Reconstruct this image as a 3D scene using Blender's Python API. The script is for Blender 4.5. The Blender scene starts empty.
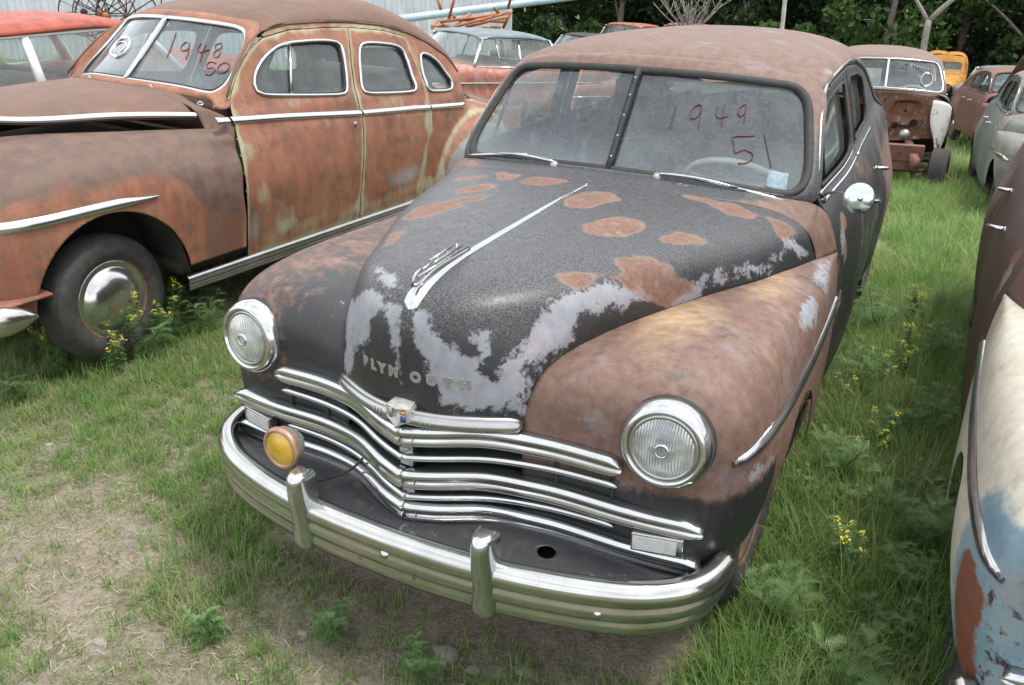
import bpy, bmesh, math, random
import numpy as np
from mathutils import Vector, Matrix, Euler
S = bpy.context.scene
COL = S.collection
R = math.radians

# ------------------------------------------------------------------ camera, sky, sun, exposure
CAM = (1.22795515, -1.57715285, 2.01735026)
cd = bpy.data.cameras.new('camera'); cam = bpy.data.objects.new('camera', cd); COL.objects.link(cam)
cd.sensor_width = 36.0; cd.lens = 865.094 * 36.0 / 1024.0; cd.clip_start = 0.05; cd.clip_end = 2000
yaw, pit, rol = 0.48344349, 0.43412400, 0.00705715
fw = Vector((-math.sin(yaw)*math.cos(pit), math.cos(yaw)*math.cos(pit), -math.sin(pit)))
rt = Vector((math.cos(yaw), math.sin(yaw), 0)); up = rt.cross(fw)
r2 = rt*math.cos(rol)+up*math.sin(rol); u2 = -rt*math.sin(rol)+up*math.cos(rol)
cam.matrix_world = Matrix.Translation(CAM) @ Matrix((r2, u2, -fw)).transposed().to_4x4()
S.camera = cam
S.render.resolution_x = 1024; S.render.resolution_y = 685

SUN_EL, SUN_AZ = R(70), R(66)      # azimuth measured clockwise from +Y
w = bpy.data.worlds.new('World'); S.world = w; w.use_nodes = True
nt = w.node_tree; nt.nodes.clear()
sky = nt.nodes.new('ShaderNodeTexSky'); sky.sky_type = 'NISHITA'; sky.sun_disc = False
sky.sun_elevation = SUN_EL; sky.sun_rotation = SUN_AZ; sky.dust_density = 4.0; sky.air_density = 1.0; sky.ozone_density = 1.0
hs = nt.nodes.new('ShaderNodeHueSaturation'); hs.inputs['Saturation'].default_value = 0.42
# broken overcast: a soft cloud layer over the whole sky
tc = nt.nodes.new('ShaderNodeTexCoord'); mp = nt.nodes.new('ShaderNodeMapping'); mp.inputs['Scale'].default_value = (1, 1, 2.2)
cn = nt.nodes.new('ShaderNodeTexNoise'); cn.inputs['Scale'].default_value = 1.9; cn.inputs['Detail'].default_value = 6
cr = nt.nodes.new('ShaderNodeMapRange'); cr.inputs['From Min'].default_value = .28; cr.inputs['From Max'].default_value = .60; cr.inputs['To Min'].default_value = .35
cmx = nt.nodes.new('ShaderNodeMix'); cmx.data_type = 'RGBA'; cmx.inputs[7].default_value = (13.9, 14.2, 14.7, 1)
bg = nt.nodes.new('ShaderNodeBackground'); bg.inputs['Strength'].default_value = 0.088
wo = nt.nodes.new('ShaderNodeOutputWorld')
L = nt.links.new
L(sky.outputs[0], hs.inputs['Color']); L(tc.outputs['Generated'], mp.inputs[0]); L(mp.outputs[0], cn.inputs['Vector'])
L(cn.outputs[0], cr.inputs[0]); L(cr.outputs[0], cmx.inputs[0]); L(hs.outputs[0], cmx.inputs[6])
L(cmx.outputs[2], bg.inputs[0]); L(bg.outputs[0], wo.inputs[0])
sd = bpy.data.lights.new('sun', 'SUN'); sd.energy = 2.1; sd.angle = R(12); sd.color = (1, .94, .85)
so = bpy.data.objects.new('sun', sd); COL.objects.link(so)
sdir = Vector((math.sin(SUN_AZ)*math.cos(SUN_EL), math.cos(SUN_AZ)*math.cos(SUN_EL), math.sin(SUN_EL)))
so.rotation_euler = (-sdir).to_track_quat('-Z', 'Y').to_euler(); so.location = (0, 0, 30)
S.view_settings.view_transform = 'Standard'; S.view_settings.look = 'None'
S.view_settings.exposure = 0.84; S.view_settings.gamma = 1
S.view_settings.use_curve_mapping = False

# ------------------------------------------------------------------ material helper
class M:
    def __init__(s, name):
        s.m = bpy.data.materials.new(name); s.m.use_nodes = True; s.t = s.m.node_tree
        s.t.nodes.clear(); s.o = s.t.nodes.new('ShaderNodeOutputMaterial')
        s.b = s.t.nodes.new('ShaderNodeBsdfPrincipled'); s.t.links.new(s.b.outputs[0], s.o.inputs[0])
        c = s.t.nodes.new('ShaderNodeTexCoord'); s.co = c.outputs['Object']
    def lk(s, a, b):
        if isinstance(a, (int, float)) and b.type == 'RGBA': a = (a, a, a)
        if isinstance(a, (int, float, tuple)): b.default_value = a if not isinstance(a, tuple) or len(a) != 3 or b.type != 'RGBA' else (*a, 1)
        else: s.t.links.new(a, b)
    def mapv(s, sc=(1,1,1), v=None):
        n = s.t.nodes.new('ShaderNodeMapping'); n.inputs['Scale'].default_value = sc; s.lk(v or s.co, n.inputs[0]); return n.outputs[0]
    def noise(s, scale, detail=4, rough=.55, v=None, dist=0):
        n = s.t.nodes.new('ShaderNodeTexNoise'); n.inputs['Scale'].default_value = scale; n.inputs['Detail'].default_value = detail
        n.inputs['Roughness'].default_value = rough; n.inputs['Distortion'].default_value = dist; s.lk(v or s.co, n.inputs['Vector']); return n.outputs[0]
    def vor(s, scale, v=None, f='F1'):
        n = s.t.nodes.new('ShaderNodeTexVoronoi'); n.feature = f; n.inputs['Scale'].default_value = scale; s.lk(v or s.co, n.inputs['Vector']); return n.outputs['Distance']
    def rng(s, x, a, b, c=0, d=1):
        n = s.t.nodes.new('ShaderNodeMapRange'); s.lk(x, n.inputs[0])
        for k, q in zip((1, 2, 3, 4), (a, b, c, d)): n.inputs[k].default_value = q
        return n.outputs[0]
    def math(s, op, a, b=0.0):
        n = s.t.nodes.new('ShaderNodeMath'); n.operation = op; s.lk(a, n.inputs[0]); s.lk(b, n.inputs[1]); return n.outputs[0]
    def mix(s, f, a, b):
        n = s.t.nodes.new('ShaderNodeMix'); n.data_type = 'RGBA'; s.lk(f, n.inputs[0]); s.lk(a, n.inputs[6]); s.lk(b, n.inputs[7]); return n.outputs[2]
    def attr(s, name):
        n = s.t.nodes.new('ShaderNodeAttribute'); n.attribute_name = name; return n.outputs['Fac']
    def attrc(s, name):
        n = s.t.nodes.new('ShaderNodeAttribute'); n.attribute_name = name; return n.outputs['Color']
    def sep(s, v=None):
        n = s.t.nodes.new('ShaderNodeSeparateXYZ'); s.lk(v or s.co, n.inputs[0]); return n.outputs
    def bump(s, h, st=.2, d=.01):
        n = s.t.nodes.new('ShaderNodeBump'); n.inputs['Strength'].default_value = st; n.inputs['Distance'].default_value = d
        s.lk(h, n.inputs['Height']); s.t.links.new(n.outputs[0], s.b.inputs['Normal']); return n.outputs[0]
    def set(s, **k):
        for a, v in k.items():
            nm = {'color':'Base Color','rough':'Roughness','metal':'Metallic','spec':'Specular IOR Level','coat':'Coat Weight','alpha':'Alpha','trans':'Transmission Weight','coatr':'Coat Roughness'}[a]
            s.lk(v, s.b.inputs[nm])
        return s

def simple(name, col, rough=.6, metal=0, var=.25, scale=20, bump=.1, spec=.5):
    m = M(name); n = m.noise(scale, 5); c = tuple(x*(1-var) for x in col); d = tuple(min(1, x*(1+var)) for x in col)
    m.set(color=m.mix(m.rng(n, .3, .7), c, d), rough=rough, metal=metal, spec=spec)
    if bump: m.bump(n, bump, .004)
    return m.m

def chrome(name, tint=(.50,.515,.53), pit=.5, rough=.13, dirty=.25):
    m = M(name); n = m.noise(9, 6, .65); f = m.noise(160, 4, .7); g = m.noise(3.5, 3)
    c = m.mix(m.rng(n, .35, .75, 0, dirty), tint, (.24, .21, .18))
    c = m.mix(m.rng(f, .66-.06*pit, .74, 0, .8), c, (.16, .08, .045))
    m.set(color=c, metal=m.rng(f, .66-.06*pit, .78, .95, .3), rough=m.rng(g, .3, .7, rough*.6, rough*.6+.13))
    m.bump(n, .05, .004); return m.m

def glass(name, dust=.35, dcol=(.30,.33,.34), tint=(.75,.82,.80), streak=1.0, grad=None):
    m = M(name); t = m.t
    tr = t.nodes.new('ShaderNodeBsdfTransparent'); tr.inputs[0].default_value = (*tint, 1)
    gl = t.nodes.new('ShaderNodeBsdfGlossy'); gl.inputs['Roughness'].default_value = .06; gl.inputs[0].default_value = (.9,.95,1,1)
    fr = t.nodes.new('ShaderNodeLayerWeight'); fr.inputs[0].default_value = .5
    ms = t.nodes.new('ShaderNodeMixShader'); m.lk(m.math('ADD', m.math('POWER', fr.outputs['Facing'], 4.0), .06), ms.inputs[0])
    t.links.new(tr.outputs[0], ms.inputs[1]); t.links.new(gl.outputs[0], ms.inputs[2])
    df = t.nodes.new('ShaderNodeBsdfDiffuse'); df.inputs[0].default_value = (*dcol, 1)
    a = m.noise(7, 7, .7, m.mapv((1, 1, .45))); b = m.noise(90, 3, .6)
    d = m.math('ADD', m.rng(a, .35, .7, dust*.45, dust*1.35), m.rng(b, .4, .8, -.04*streak, .12*streak))
    if grad is not None: d = m.math('ADD', d, grad(m))
    m2 = t.nodes.new('ShaderNodeMixShader'); m.lk(d, m2.inputs[0]); t.links.new(ms.outputs[0], m2.inputs[1]); t.links.new(df.outputs[0], m2.inputs[2])
    t.nodes.remove(m.b); t.links.new(m2.outputs[0], m.o.inputs[0]); return m.m

# ------------------------------------------------------------------ numeric helpers
def spl(tk, Y, te):
    tk = np.asarray(tk, float); Y = np.asarray(Y, float); n = len(tk); te = np.asarray(te, float)
    if n == 2:
        a = ((te-tk[0])/(tk[1]-tk[0])).reshape((-1,)+(1,)*(Y.ndim-1)); return Y[0]*(1-a)+Y[1]*a
    h = np.diff(tk); A = np.zeros((n, n)); B = np.zeros_like(Y); A[0,0] = A[-1,-1] = 1
    sh = (-1,)+(1,)*(Y.ndim-1)
    for i in range(1, n-1):
        A[i,i-1] = h[i-1]; A[i,i] = 2*(h[i-1]+h[i]); A[i,i+1] = h[i]
        B[i] = 6*((Y[i+1]-Y[i])/h[i]-(Y[i]-Y[i-1])/h[i-1])
    K = np.linalg.solve(A, B.reshape(n, -1)).reshape(Y.shape)
    j = np.clip(np.searchsorted(tk, te)-1, 0, n-2); H = h[j].reshape(sh)
    a = ((tk[j+1]-te)).reshape(sh)/H; b = ((te-tk[j])).reshape(sh)/H
    return a*Y[j]+b*Y[j+1]+((a**3-a)*K[j]+(b**3-b)*K[j+1])*H*H/6
def knots(P):           # P (rows, n, 3): mean chord lengths
    d = np.linalg.norm(np.diff(P, axis=1), axis=2).mean(0)+1e-4; return np.concatenate([[0], np.cumsum(d)])
def tensor(P, nr, nc, tr=None, tcs=None):
    P = np.asarray(P, float); k = knots(P); te = np.linspace(0, k[-1], nc) if tcs is None else np.asarray(tcs)*k[-1]
    Q = spl(k, P.transpose(1,0,2), te).transpose(1,0,2)
    k2 = knots(P.transpose(1,0,2)); te = np.linspace(0, k2[-1], nr) if tr is None else np.asarray(tr)*k2[-1]
    return spl(k2, Q, te)
def curve(pts, n):
    P = np.asarray(pts, float); d = np.concatenate([[0], np.cumsum(np.linalg.norm(np.diff(P, axis=0), axis=1))])
    return spl(d, P, np.linspace(0, d[-1], n))
def pl(x, xs, ys): return np.interp(x, xs, ys)
def ss(x, a, b): t = np.clip((x-a)/(b-a), 0, 1); return t*t*(3-2*t)

# value noise in numpy (for vertex fields)
_rs = np.random.RandomState(7); _T = _rs.rand(64, 64, 64)
def vnoise(P, sc):
    p = np.asarray(P)*sc; i = np.floor(p).astype(int); f = p-i; f = f*f*(3-2*f); r = 0
    for dx in (0,1):
        for dy in (0,1):
            for dz in (0,1):
                r = r+_T[(i[...,0]+dx)%64,(i[...,1]+dy)%64,(i[...,2]+dz)%64]*np.where(dx,f[...,0],1-f[...,0])*np.where(dy,f[...,1],1-f[...,1])*np.where(dz,f[...,2],1-f[...,2])
    return r
def fbm(P, sc, o=4): return sum(vnoise(P, sc*2**k)*.5**k for k in range(o))/sum(.5**k for k in range(o))
def sdpoly(X, Y, poly):           # signed distance, positive inside
    P = np.asarray(poly, float); x = X[..., None]; y = Y[..., None]; a = P; b = np.roll(P, -1, 0); d = b-a
    t = np.clip(((x-a[:,0])*d[:,0]+(y-a[:,1])*d[:,1])/((d*d).sum(1)+1e-12), 0, 1)
    D = np.sqrt(((x-a[:,0]-t*d[:,0])**2+(y-a[:,1]-t*d[:,1])**2).min(-1))
    c = ((a[:,1] > y) != (b[:,1] > y)) & (x < (b[:,0]-a[:,0])*(y-a[:,1])/(b[:,1]-a[:,1]+1e-12)+a[:,0])
    return np.where(c.sum(-1) % 2 == 1, D, -D)
def rrect(X, Y, x0, x1, y0, y1, r):   # positive inside
    qx = np.abs(X-(x0+x1)/2)-(x1-x0)/2+r; qy = np.abs(Y-(y0+y1)/2)-(y1-y0)/2+r
    return -(np.hypot(np.maximum(qx,0), np.maximum(qy,0))+np.minimum(np.maximum(qx,qy),0)-r)
def gridcut(P, F=None):
    nu, nv = P.shape[:2]; V = P.reshape(-1, 3)
    if F is None:
        I = np.arange(nu*nv).reshape(nu, nv)
        return V, np.stack([I[:-1,:-1], I[1:,:-1], I[1:,1:], I[:-1,1:]], -1).reshape(-1, 4).tolist()
    F = F.reshape(-1); vs = []; vm = {}; em = {}; fs = []
    def vid(i):
        if i not in vm: vm[i] = len(vs); vs.append(V[i])
        return vm[i]
    def eid(i, j):
        k = (min(i,j), max(i,j))
        if k not in em:
            t = F[i]/(F[i]-F[j]); em[k] = len(vs); vs.append(V[i]*(1-t)+V[j]*t)
        return em[k]
    for a in range(nu-1):
        for b in range(nv-1):
            q = [a*nv+b, (a+1)*nv+b, (a+1)*nv+b+1, a*nv+b+1]; s_ = [F[i] > 0 for i in q]
            if not any(s_): continue
            if all(s_): fs.append([vid(i) for i in q]); continue
            out = []
            for k in range(4):
                i, j = q[k], q[(k+1) % 4]
                if s_[k]: out.append(vid(i))
                if s_[k] != s_[(k+1) % 4]: out.append(eid(i, j))
            if len(out) > 2: fs.append(out)
    return np.array(vs).reshape(-1, 3), fs
def mirgrid(P, ax=1):      # half grid x>=0 (column/row 0 on x=0) -> full, mirrored along axis ax
    Q = P*np.array([-1,1,1]); Q = np.flip(Q, ax)
    return np.concatenate([Q[:, :-1] if ax == 1 else Q[:-1], P], ax)

# ------------------------------------------------------------------ object helpers
def mk(name, V, F, mat, parent=None, solid=0, attrs=None, smooth=True, bevel=0, kind=None, off=-1, loc=None):
    me = bpy.data.meshes.new(name); me.from_pydata([tuple(map(float, v)) for v in V], [], [tuple(f) for f in F]); me.update()
    if smooth: me.polygons.foreach_set('use_smooth', [True]*len(me.polygons))
    for m in (mat if isinstance(mat, (list, tuple)) else [mat]): me.materials.append(m)
    if attrs:
        P = np.asarray(V, float)
        for k, fn in attrs.items():
            val = fn(P)
            a = me.attributes.new(k, 'FLOAT', 'POINT'); a.data.foreach_set('value', np.asarray(val, np.float32).reshape(-1))
    o = bpy.data.objects.new(name, me); COL.objects.link(o)
    if parent: o.parent = parent
    if loc is not None: o.location = loc
    if kind: o['kind'] = kind
    if solid:
        s = o.modifiers.new('s', 'SOLIDIFY'); s.thickness = solid; s.offset = off
    if bevel:
        b = o.modifiers.new('b', 'BEVEL'); b.width = bevel; b.segments = 2; b.limit_method = 'ANGLE'
    if smooth and (solid or bevel): 
        try: me.set_sharp_from_angle(angle=R(40))
        except Exception: pass
    return o
def thing(name, label, cat, loc=(0,0,0), rz=0, group=None):
    o = bpy.data.objects.new(name, None); COL.objects.link(o); o.location = loc; o.rotation_euler = (0,0,rz)
    o['label'] = label; o['category'] = cat
    if group: o['group'] = group
    o.empty_display_size = .2
    return o
def tag(o, label, cat, group=None):
    o['label'] = label; o['category'] = cat
    if group: o['group'] = group
    return o
class G:      # geometry collector
    def __init__(s): s.v = []; s.f = []
    def add(s, V, F):
        n = len(s.v); s.v += [tuple(map(float, v)) for v in V]; s.f += [[i+n for i in f] for f in F]; return s
    def grid(s, P, F=None): return s.add(*gridcut(np.asarray(P, float), F))
    def box(s, c, d, rz=0, m=None):
        x, y, z = (q/2 for q in d); V = [(a*x, b*y, e*z) for a in (-1,1) for b in (-1,1) for e in (-1,1)]
        mt = m or Matrix.Rotation(rz, 3, 'Z'); V = [mt @ Vector(v)+Vector(c) for v in V]
        return s.add(V, [(0,1,3,2),(4,6,7,5),(0,4,5,1),(2,3,7,6),(0,2,6,4),(1,5,7,3)])
    def tube(s, pts, r, n=8, cap=True, flat=1.0, upv=(0,0,1)):
        P = [Vector(p) for p in pts]; rs = r if hasattr(r, '__len__') else [r]*len(P); V = []; F = []; uv = Vector(upv)
        for i, p in enumerate(P):
            t = (P[min(i+1, len(P)-1)]-P[max(i-1, 0)]).normalized()
            a = t.cross(uv); a = a.normalized() if a.length > 1e-3 else t.orthogonal().normalized(); b = a.cross(t)
            for k in range(n):
                th = 2*math.pi*k/n; V.append(p+a*math.cos(th)*rs[i]+b*math.sin(th)*rs[i]*flat)
        for i in range(len(P)-1):
            for k in range(n): F.append((i*n+k, i*n+(k+1)%n, (i+1)*n+(k+1)%n, (i+1)*n+k))
        if cap: F.append(tuple(range(n))[::-1]); F.append(tuple((len(P)-1)*n+k for k in range(n)))
        return s.add(V, F)
    def lathe(s, prof, n=32, m=None, cap=False):      # prof: (radius, height) about +Z
        V = []; F = []
        for r_, h in prof:
            for k in range(n):
                th = 2*math.pi*k/n; V.append(Vector((r_*math.cos(th), r_*math.sin(th), h)))
        for i in range(len(prof)-1):
            for k in range(n): F.append((i*n+k, i*n+(k+1)%n, (i+1)*n+(k+1)%n, (i+1)*n+k))
        if cap: F.append(tuple((len(prof)-1)*n+k for k in range(n)))
        if m is not None: V = [m @ v for v in V]
        return s.add(V, F)
    def sweep(s, path, prof, closed=True, capends=True):   # path: list of 3D; prof per point: (outward, up); outward normal in plan
        P = np.asarray(path, float); n = len(P); T = np.gradient(P, axis=0); T[:,2] = 0; T /= np.linalg.norm(T, axis=1)[:,None]+1e-9
        N = np.stack([T[:,1], -T[:,0], 0*T[:,0]], 1)
        pr = prof if callable(prof) else (lambda i: prof)
        rows = []
        for i in range(n):
            q = np.asarray(pr(i), float); rows.append(P[i]+N[i]*q[:,:1]+np.array([0,0,1])*q[:,1:2])
        k = len(rows[0]); V = np.concatenate(rows); F = []
        for i in range(n-1):
            for j in range(k if closed else k-1): F.append((i*k+j, i*k+(j+1)%k, (i+1)*k+(j+1)%k, (i+1)*k+j))
        if capends and closed: F.append(tuple(range(k))[::-1]); F.append(tuple((n-1)*k+j for j in range(k)))
        return s.add(V, F)
    def make(s, name, mat, parent=None, **k): return mk(name, s.v, s.f, mat, parent, **k)
def axm(c, ax, rollv=(0,0,1)):     # matrix taking +Z to direction ax, located at c
    z = Vector(ax).normalized(); x = Vector(rollv).cross(z); x = x.normalized() if x.length > 1e-4 else z.orthogonal().normalized(); y = z.cross(x)
    m = Matrix((x, y, z)).transposed().to_4x4(); return Matrix.Translation(c) @ m
# ------------------------------------------------------------------ shared materials
def old_paint(name, base=(.016,.017,.019), base2=(.080,.082,.088), pale=(.25,.26,.29), rust=(.195,.108,.080), rust2=(.135,.080,.062), brown=(.105,.060,.046), brown2=(.16,.100,.078), ochre=(.25,.165,.075), rough=.42):
    """oxidised paint; vertex fields rust / pale / brown / ochre (0.5 = edge) choose the coats"""
    m = M(name)
    sp = m.noise(210, 2, .6); n1 = m.noise(6, 6, .62); n2 = m.noise(28, 5, .65); n3 = m.noise(2.2, 4); n4 = m.noise(75, 4, .7)
    fine = m.math('MULTIPLY', m.math('SUBTRACT', n2, .5), .60)
    fin2 = m.math('MULTIPLY', m.math('SUBTRACT', n1, .5), .5)
    c = m.mix(m.math('MULTIPLY', m.rng(sp, .40, .66), m.rng(m.math('ADD', m.sep()[2], m.math('MULTIPLY', n1, .12)), 1.10, 1.22, .18, 1.35)), base, base2)  # oxidised speckle, lighter with height: sheen on the hood top painted in
    c = m.mix(m.rng(n2, .55, .8, 0, .18), c, brown2)
    # brown primer / surface rust
    bf = m.rng(m.math('ADD', m.attr('brown'), m.math('ADD', fin2, fine)), .38, .62)
    b = m.mix(m.rng(n2, .35, .65), brown, brown2); b = m.mix(m.rng(n1, .55, .72, 0, .55), b, (.20,.19,.21)); b = m.mix(m.rng(n4, .56, .75, 0, .5), b, (.10,.06,.05))
    c = m.mix(bf, c, b)
    of = m.rng(m.math('ADD', m.attr('ochre'), fin2), .35, .85)
    c = m.mix(of, c, m.mix(m.rng(n2, .4, .6), ochre, (.33,.24,.16)))
    pf = m.rng(m.math('ADD', m.attr('pale'), m.math('ADD', fine, m.math('MULTIPLY', m.math('SUBTRACT', n4, .5), .55))), .45, .57)
    p = m.mix(m.rng(n2, .35, .7), pale, tuple(x*.72 for x in pale)); p = m.mix(m.rng(n1, .5, .75, 0, .35), p, (.26,.20,.19))
    c = m.mix(pf, c, p)
    ra = m.math('ADD', m.attr('rust'), m.math('ADD', m.math('MULTIPLY', m.math('SUBTRACT', n4, .5), .12), m.math('MULTIPLY', m.math('SUBTRACT', n2, .5), .16)))
    rf = m.rng(ra, .43, .57); edge = m.math('MULTIPLY', m.rng(ra, .40, .50), m.rng(ra, .60, .50))
    rr = m.mix(m.rng(n1, .35, .65), rust, rust2); rr = m.mix(m.rng(n4, .45, .62, 0, .75), rr, tuple(x*.55 for x in rust)); rr = m.mix(m.rng(n2, .56, .68, 0, .6), rr, (.26,.17,.13))
    c = m.mix(rf, c, rr); c = m.mix(m.math('MULTIPLY', edge, .28), c, (.30,.20,.15))
    ro = m.mix(rf, m.mix(bf, m.rng(n2, .3, .7, rough-.06, rough+.12), .62), .8)
    m.set(color=c, rough=ro, spec=.42)
    m.bump(m.math('ADD', m.math('MULTIPLY', rf, -.5), m.math('ADD', m.math('MULTIPLY', sp, .12), m.math('MULTIPLY', n2, .2))), .35, .003)
    return m.m
MAT = {}
MAT['paint'] = old_paint('weathered_black_paint')
MAT['chrome'] = chrome('old_chrome'); MAT['chrome2'] = chrome('bumper_chrome', (.50,.51,.50), .8, .16, .4)
MAT['dull'] = chrome('dull_trim', (.40,.41,.42), .5, .3, .5)
MAT['pot'] = simple('pot_metal', (.32,.32,.31), .45, .7, .2, 60)
MAT['rubber'] = simple('black_rubber', (.018,.018,.019), .7, 0, .4, 40, .2)
MAT['tyre'] = simple('old_tyre', (.035,.034,.034), .8, 0, .35, 25, .3)
MAT['darkmetal'] = simple('dark_underside', (.02,.018,.017), .85, 0, .4, 12, .3)
MAT['rim'] = simple('rusty_rim', (.10,.06,.045), .8, 0, .5, 18, .3)
MAT['black'] = simple('black_sheet', (.012,.012,.013), .6, 0, .3, 12)
MAT['seat'] = simple('seat_cloth', (.10,.09,.08), .9, 0, .35, 12, .3)
MAT['seat2'] = simple('window_light_cloth', (.78,.76,.68), .9, 0, .25, 8, .3)
MAT['ivory'] = simple('aged_ivory_plastic', (.68,.63,.52), .45, 0, .15, 20, .05)
MAT['marker'] = simple('red_marker_paint', (.11,.018,.02), .7, 0, .3, 60, .1)
MAT['wmarker'] = simple('white_marker_paint', (.65,.66,.64), .7, 0, .2, 60, .1)
MAT['glassm'] = glass('dusty_windshield', .17, (.27,.31,.33), grad=lambda m: m.rng(m.sep()[2], 1.36, 1.18, 0, .16))
MAT['glassl'] = glass('streaked_windshield', .10, (.25,.29,.31), grad=lambda m: m.math('ADD', m.rng(m.sep()[2], 1.32, 1.19, 0, .35), m.rng(m.noise(5.5, 5, .7, m.mapv((1.6,1,.7))), .54, .64, 0, .16)))
MAT['glassd'] = glass('hazy_windshield', .20, (.27,.31,.33), grad=lambda m: m.rng(m.sep()[2], 1.42, 1.25, 0, .15))
MAT['glass'] = glass('dusty_glass', .15, (.30,.34,.32))
MAT['clear'] = glass('fairly_clean_glass', .10, (.4,.42,.4))
MAT['mirror'] = chrome('mirror_chrome', (.50,.60,.68), 0, .12, .1)

# ------------------------------------------------------------------ tables for a late-forties sedan
ZS = np.array([.24,.32,.40,.55,.70,.85,.93,1.0,1.06,1.12,1.16,1.22,1.32,1.42,1.50,1.56])
XB = np.array([.855,.880,.895,.902,.899,.888,.876,.858,.832,.798,.772,.756,.730,.703,.679,.660])
def side_fn(xb=XB, bulge=.035, bx=0.0, fbulge=0.0, dz=0.0):
    def f(y, z):
        y = np.asarray(y, float); z = np.asarray(z, float)-dz
        x = spl(ZS, xb, np.clip(z, ZS[0], ZS[-1]).ravel()).reshape(z.shape)
        k = ss(y, 3.1, 4.9); x = x*(1-.10*k-.42*ss(y, 4.25, 5.15)**2)-.03*ss(z, 1.0, 1.4)*k
        x = x-.012*(1-ss(y, 1.6, 2.4))-.048*ss(y, 2.2, 3.35)
        g = np.exp(-((y-3.98)/.50)**4)*ss(.98-z, 0, .28)
        return x+(bulge+.02)*g+fbulge*np.exp(-((z-.70)/.17)**2)*(1-ss(y, 1.7, 2.75))
    return f
def hood_grid(dy=0, sz=1, n=(110, 61)):
    H = [
     [(0,.134,.835),(.1,.145,.832),(.2,.183,.828),(.265,.222,.824),(.29,.243,.822),(.302,.256,.820)],
     [(0,.140,.93),(.1,.150,.93),(.2,.187,.925),(.268,.226,.92),(.296,.250,.915),(.312,.278,.905)],
     [(0,.146,1.03),(.1,.158,1.03),(.2,.200,1.022),(.28,.258,1.005),(.314,.298,.985),(.332,.335,.960)],
     [(0,.170,1.12),(.1,.184,1.118),(.2,.232,1.105),(.295,.318,1.068),(.342,.375,1.03),(.362,.43,.985)],
     [(0,.235,1.168),(.11,.25,1.166),(.23,.310,1.150),(.34,.42,1.10),(.388,.50,1.052),(.413,.57,.997)],
     [(0,.38,1.187),(.13,.395,1.185),(.28,.46,1.168),(.40,.59,1.118),(.452,.67,1.067),(.487,.75,1.0)],
     [(0,.62,1.193),(.17,.635,1.191),(.35,.69,1.174),(.49,.81,1.125),(.546,.89,1.073),(.583,.965,1.0)],
     [(0,.95,1.198),(.2,.965,1.195),(.41,1.01,1.178),(.58,1.09,1.13),(.648,1.14,1.075),(.685,1.17,1.0)],
     [(0,1.37,1.199),(.22,1.395,1.194),(.46,1.465,1.176),(.66,1.545,1.135),(.762,1.575,1.075),(.812,1.585,.966)]]
    P = tensor(np.array(H), n[0], (n[1]+1)//2); 
    return mirgrid(P)
SEAM = None
def fender_ctrl(sx):
    z8 = [.40,.55,.70,.82,.89,.925,.95,.965]
    c8 = [(float(sx(1.77, z)), 1.77, z) for z in z8]
    r = [
     [(.302,.262,.40),(.45,.288,.40),(.60,.295,.40),(.74,.31,.40),(.80,.355,.40),(.850,.50,.40),(.905,.86,.40),(.915,1.3,.40)],
     [(.302,.258,.55),(.45,.288,.55),(.60,.295,.55),(.74,.303,.55),(.83,.355,.55),(.885,.49,.55),(.928,.86,.55),(.920,1.3,.55)],
     [(.302,.256,.70),(.45,.284,.70),(.60,.292,.70),(.74,.302,.70),(.845,.36,.70),(.903,.49,.70),(.932,.86,.70),(.915,1.3,.70)],
     [(.302,.257,.82),(.45,.274,.82),(.60,.285,.82),(.74,.305,.82),(.848,.365,.82),(.896,.50,.82),(.912,.86,.82),(.905,1.3,.82)],
     [(.312,.279,.905),(.46,.281,.915),(.60,.295,.92),(.73,.325,.92),(.838,.385,.915),(.880,.51,.91),(.896,.87,.905),(.896,1.3,.90)],
     [(.325,.312,.945),(.46,.315,.972),(.60,.335,.985),(.715,.368,.985),(.80,.43,.98),(.845,.55,.975),(.868,.90,.96),(.878,1.33,.938)],
     [(.334,.345,.964),(.45,.40,1.000),(.57,.44,1.018),(.66,.50,1.024),(.72,.59,1.022),(.757,.72,1.015),(.79,1.0,1.0),(.838,1.38,.965)],
     [(.338,.352,.968),(.365,.432,.984),(.40,.54,.993),(.44,.64,.998),(.49,.755,1.0),(.54,.87,1.0),(.62,1.035,1.0),(.74,1.32,.990)]]
    seam_end = (.816,1.60,.966)
    out = []
    for i, row in enumerate(r):
        e = c8[i] if i < 7 else seam_end
        out.append(row+[e])
    return np.array(out)
def mat_axis(side): return side

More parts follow.
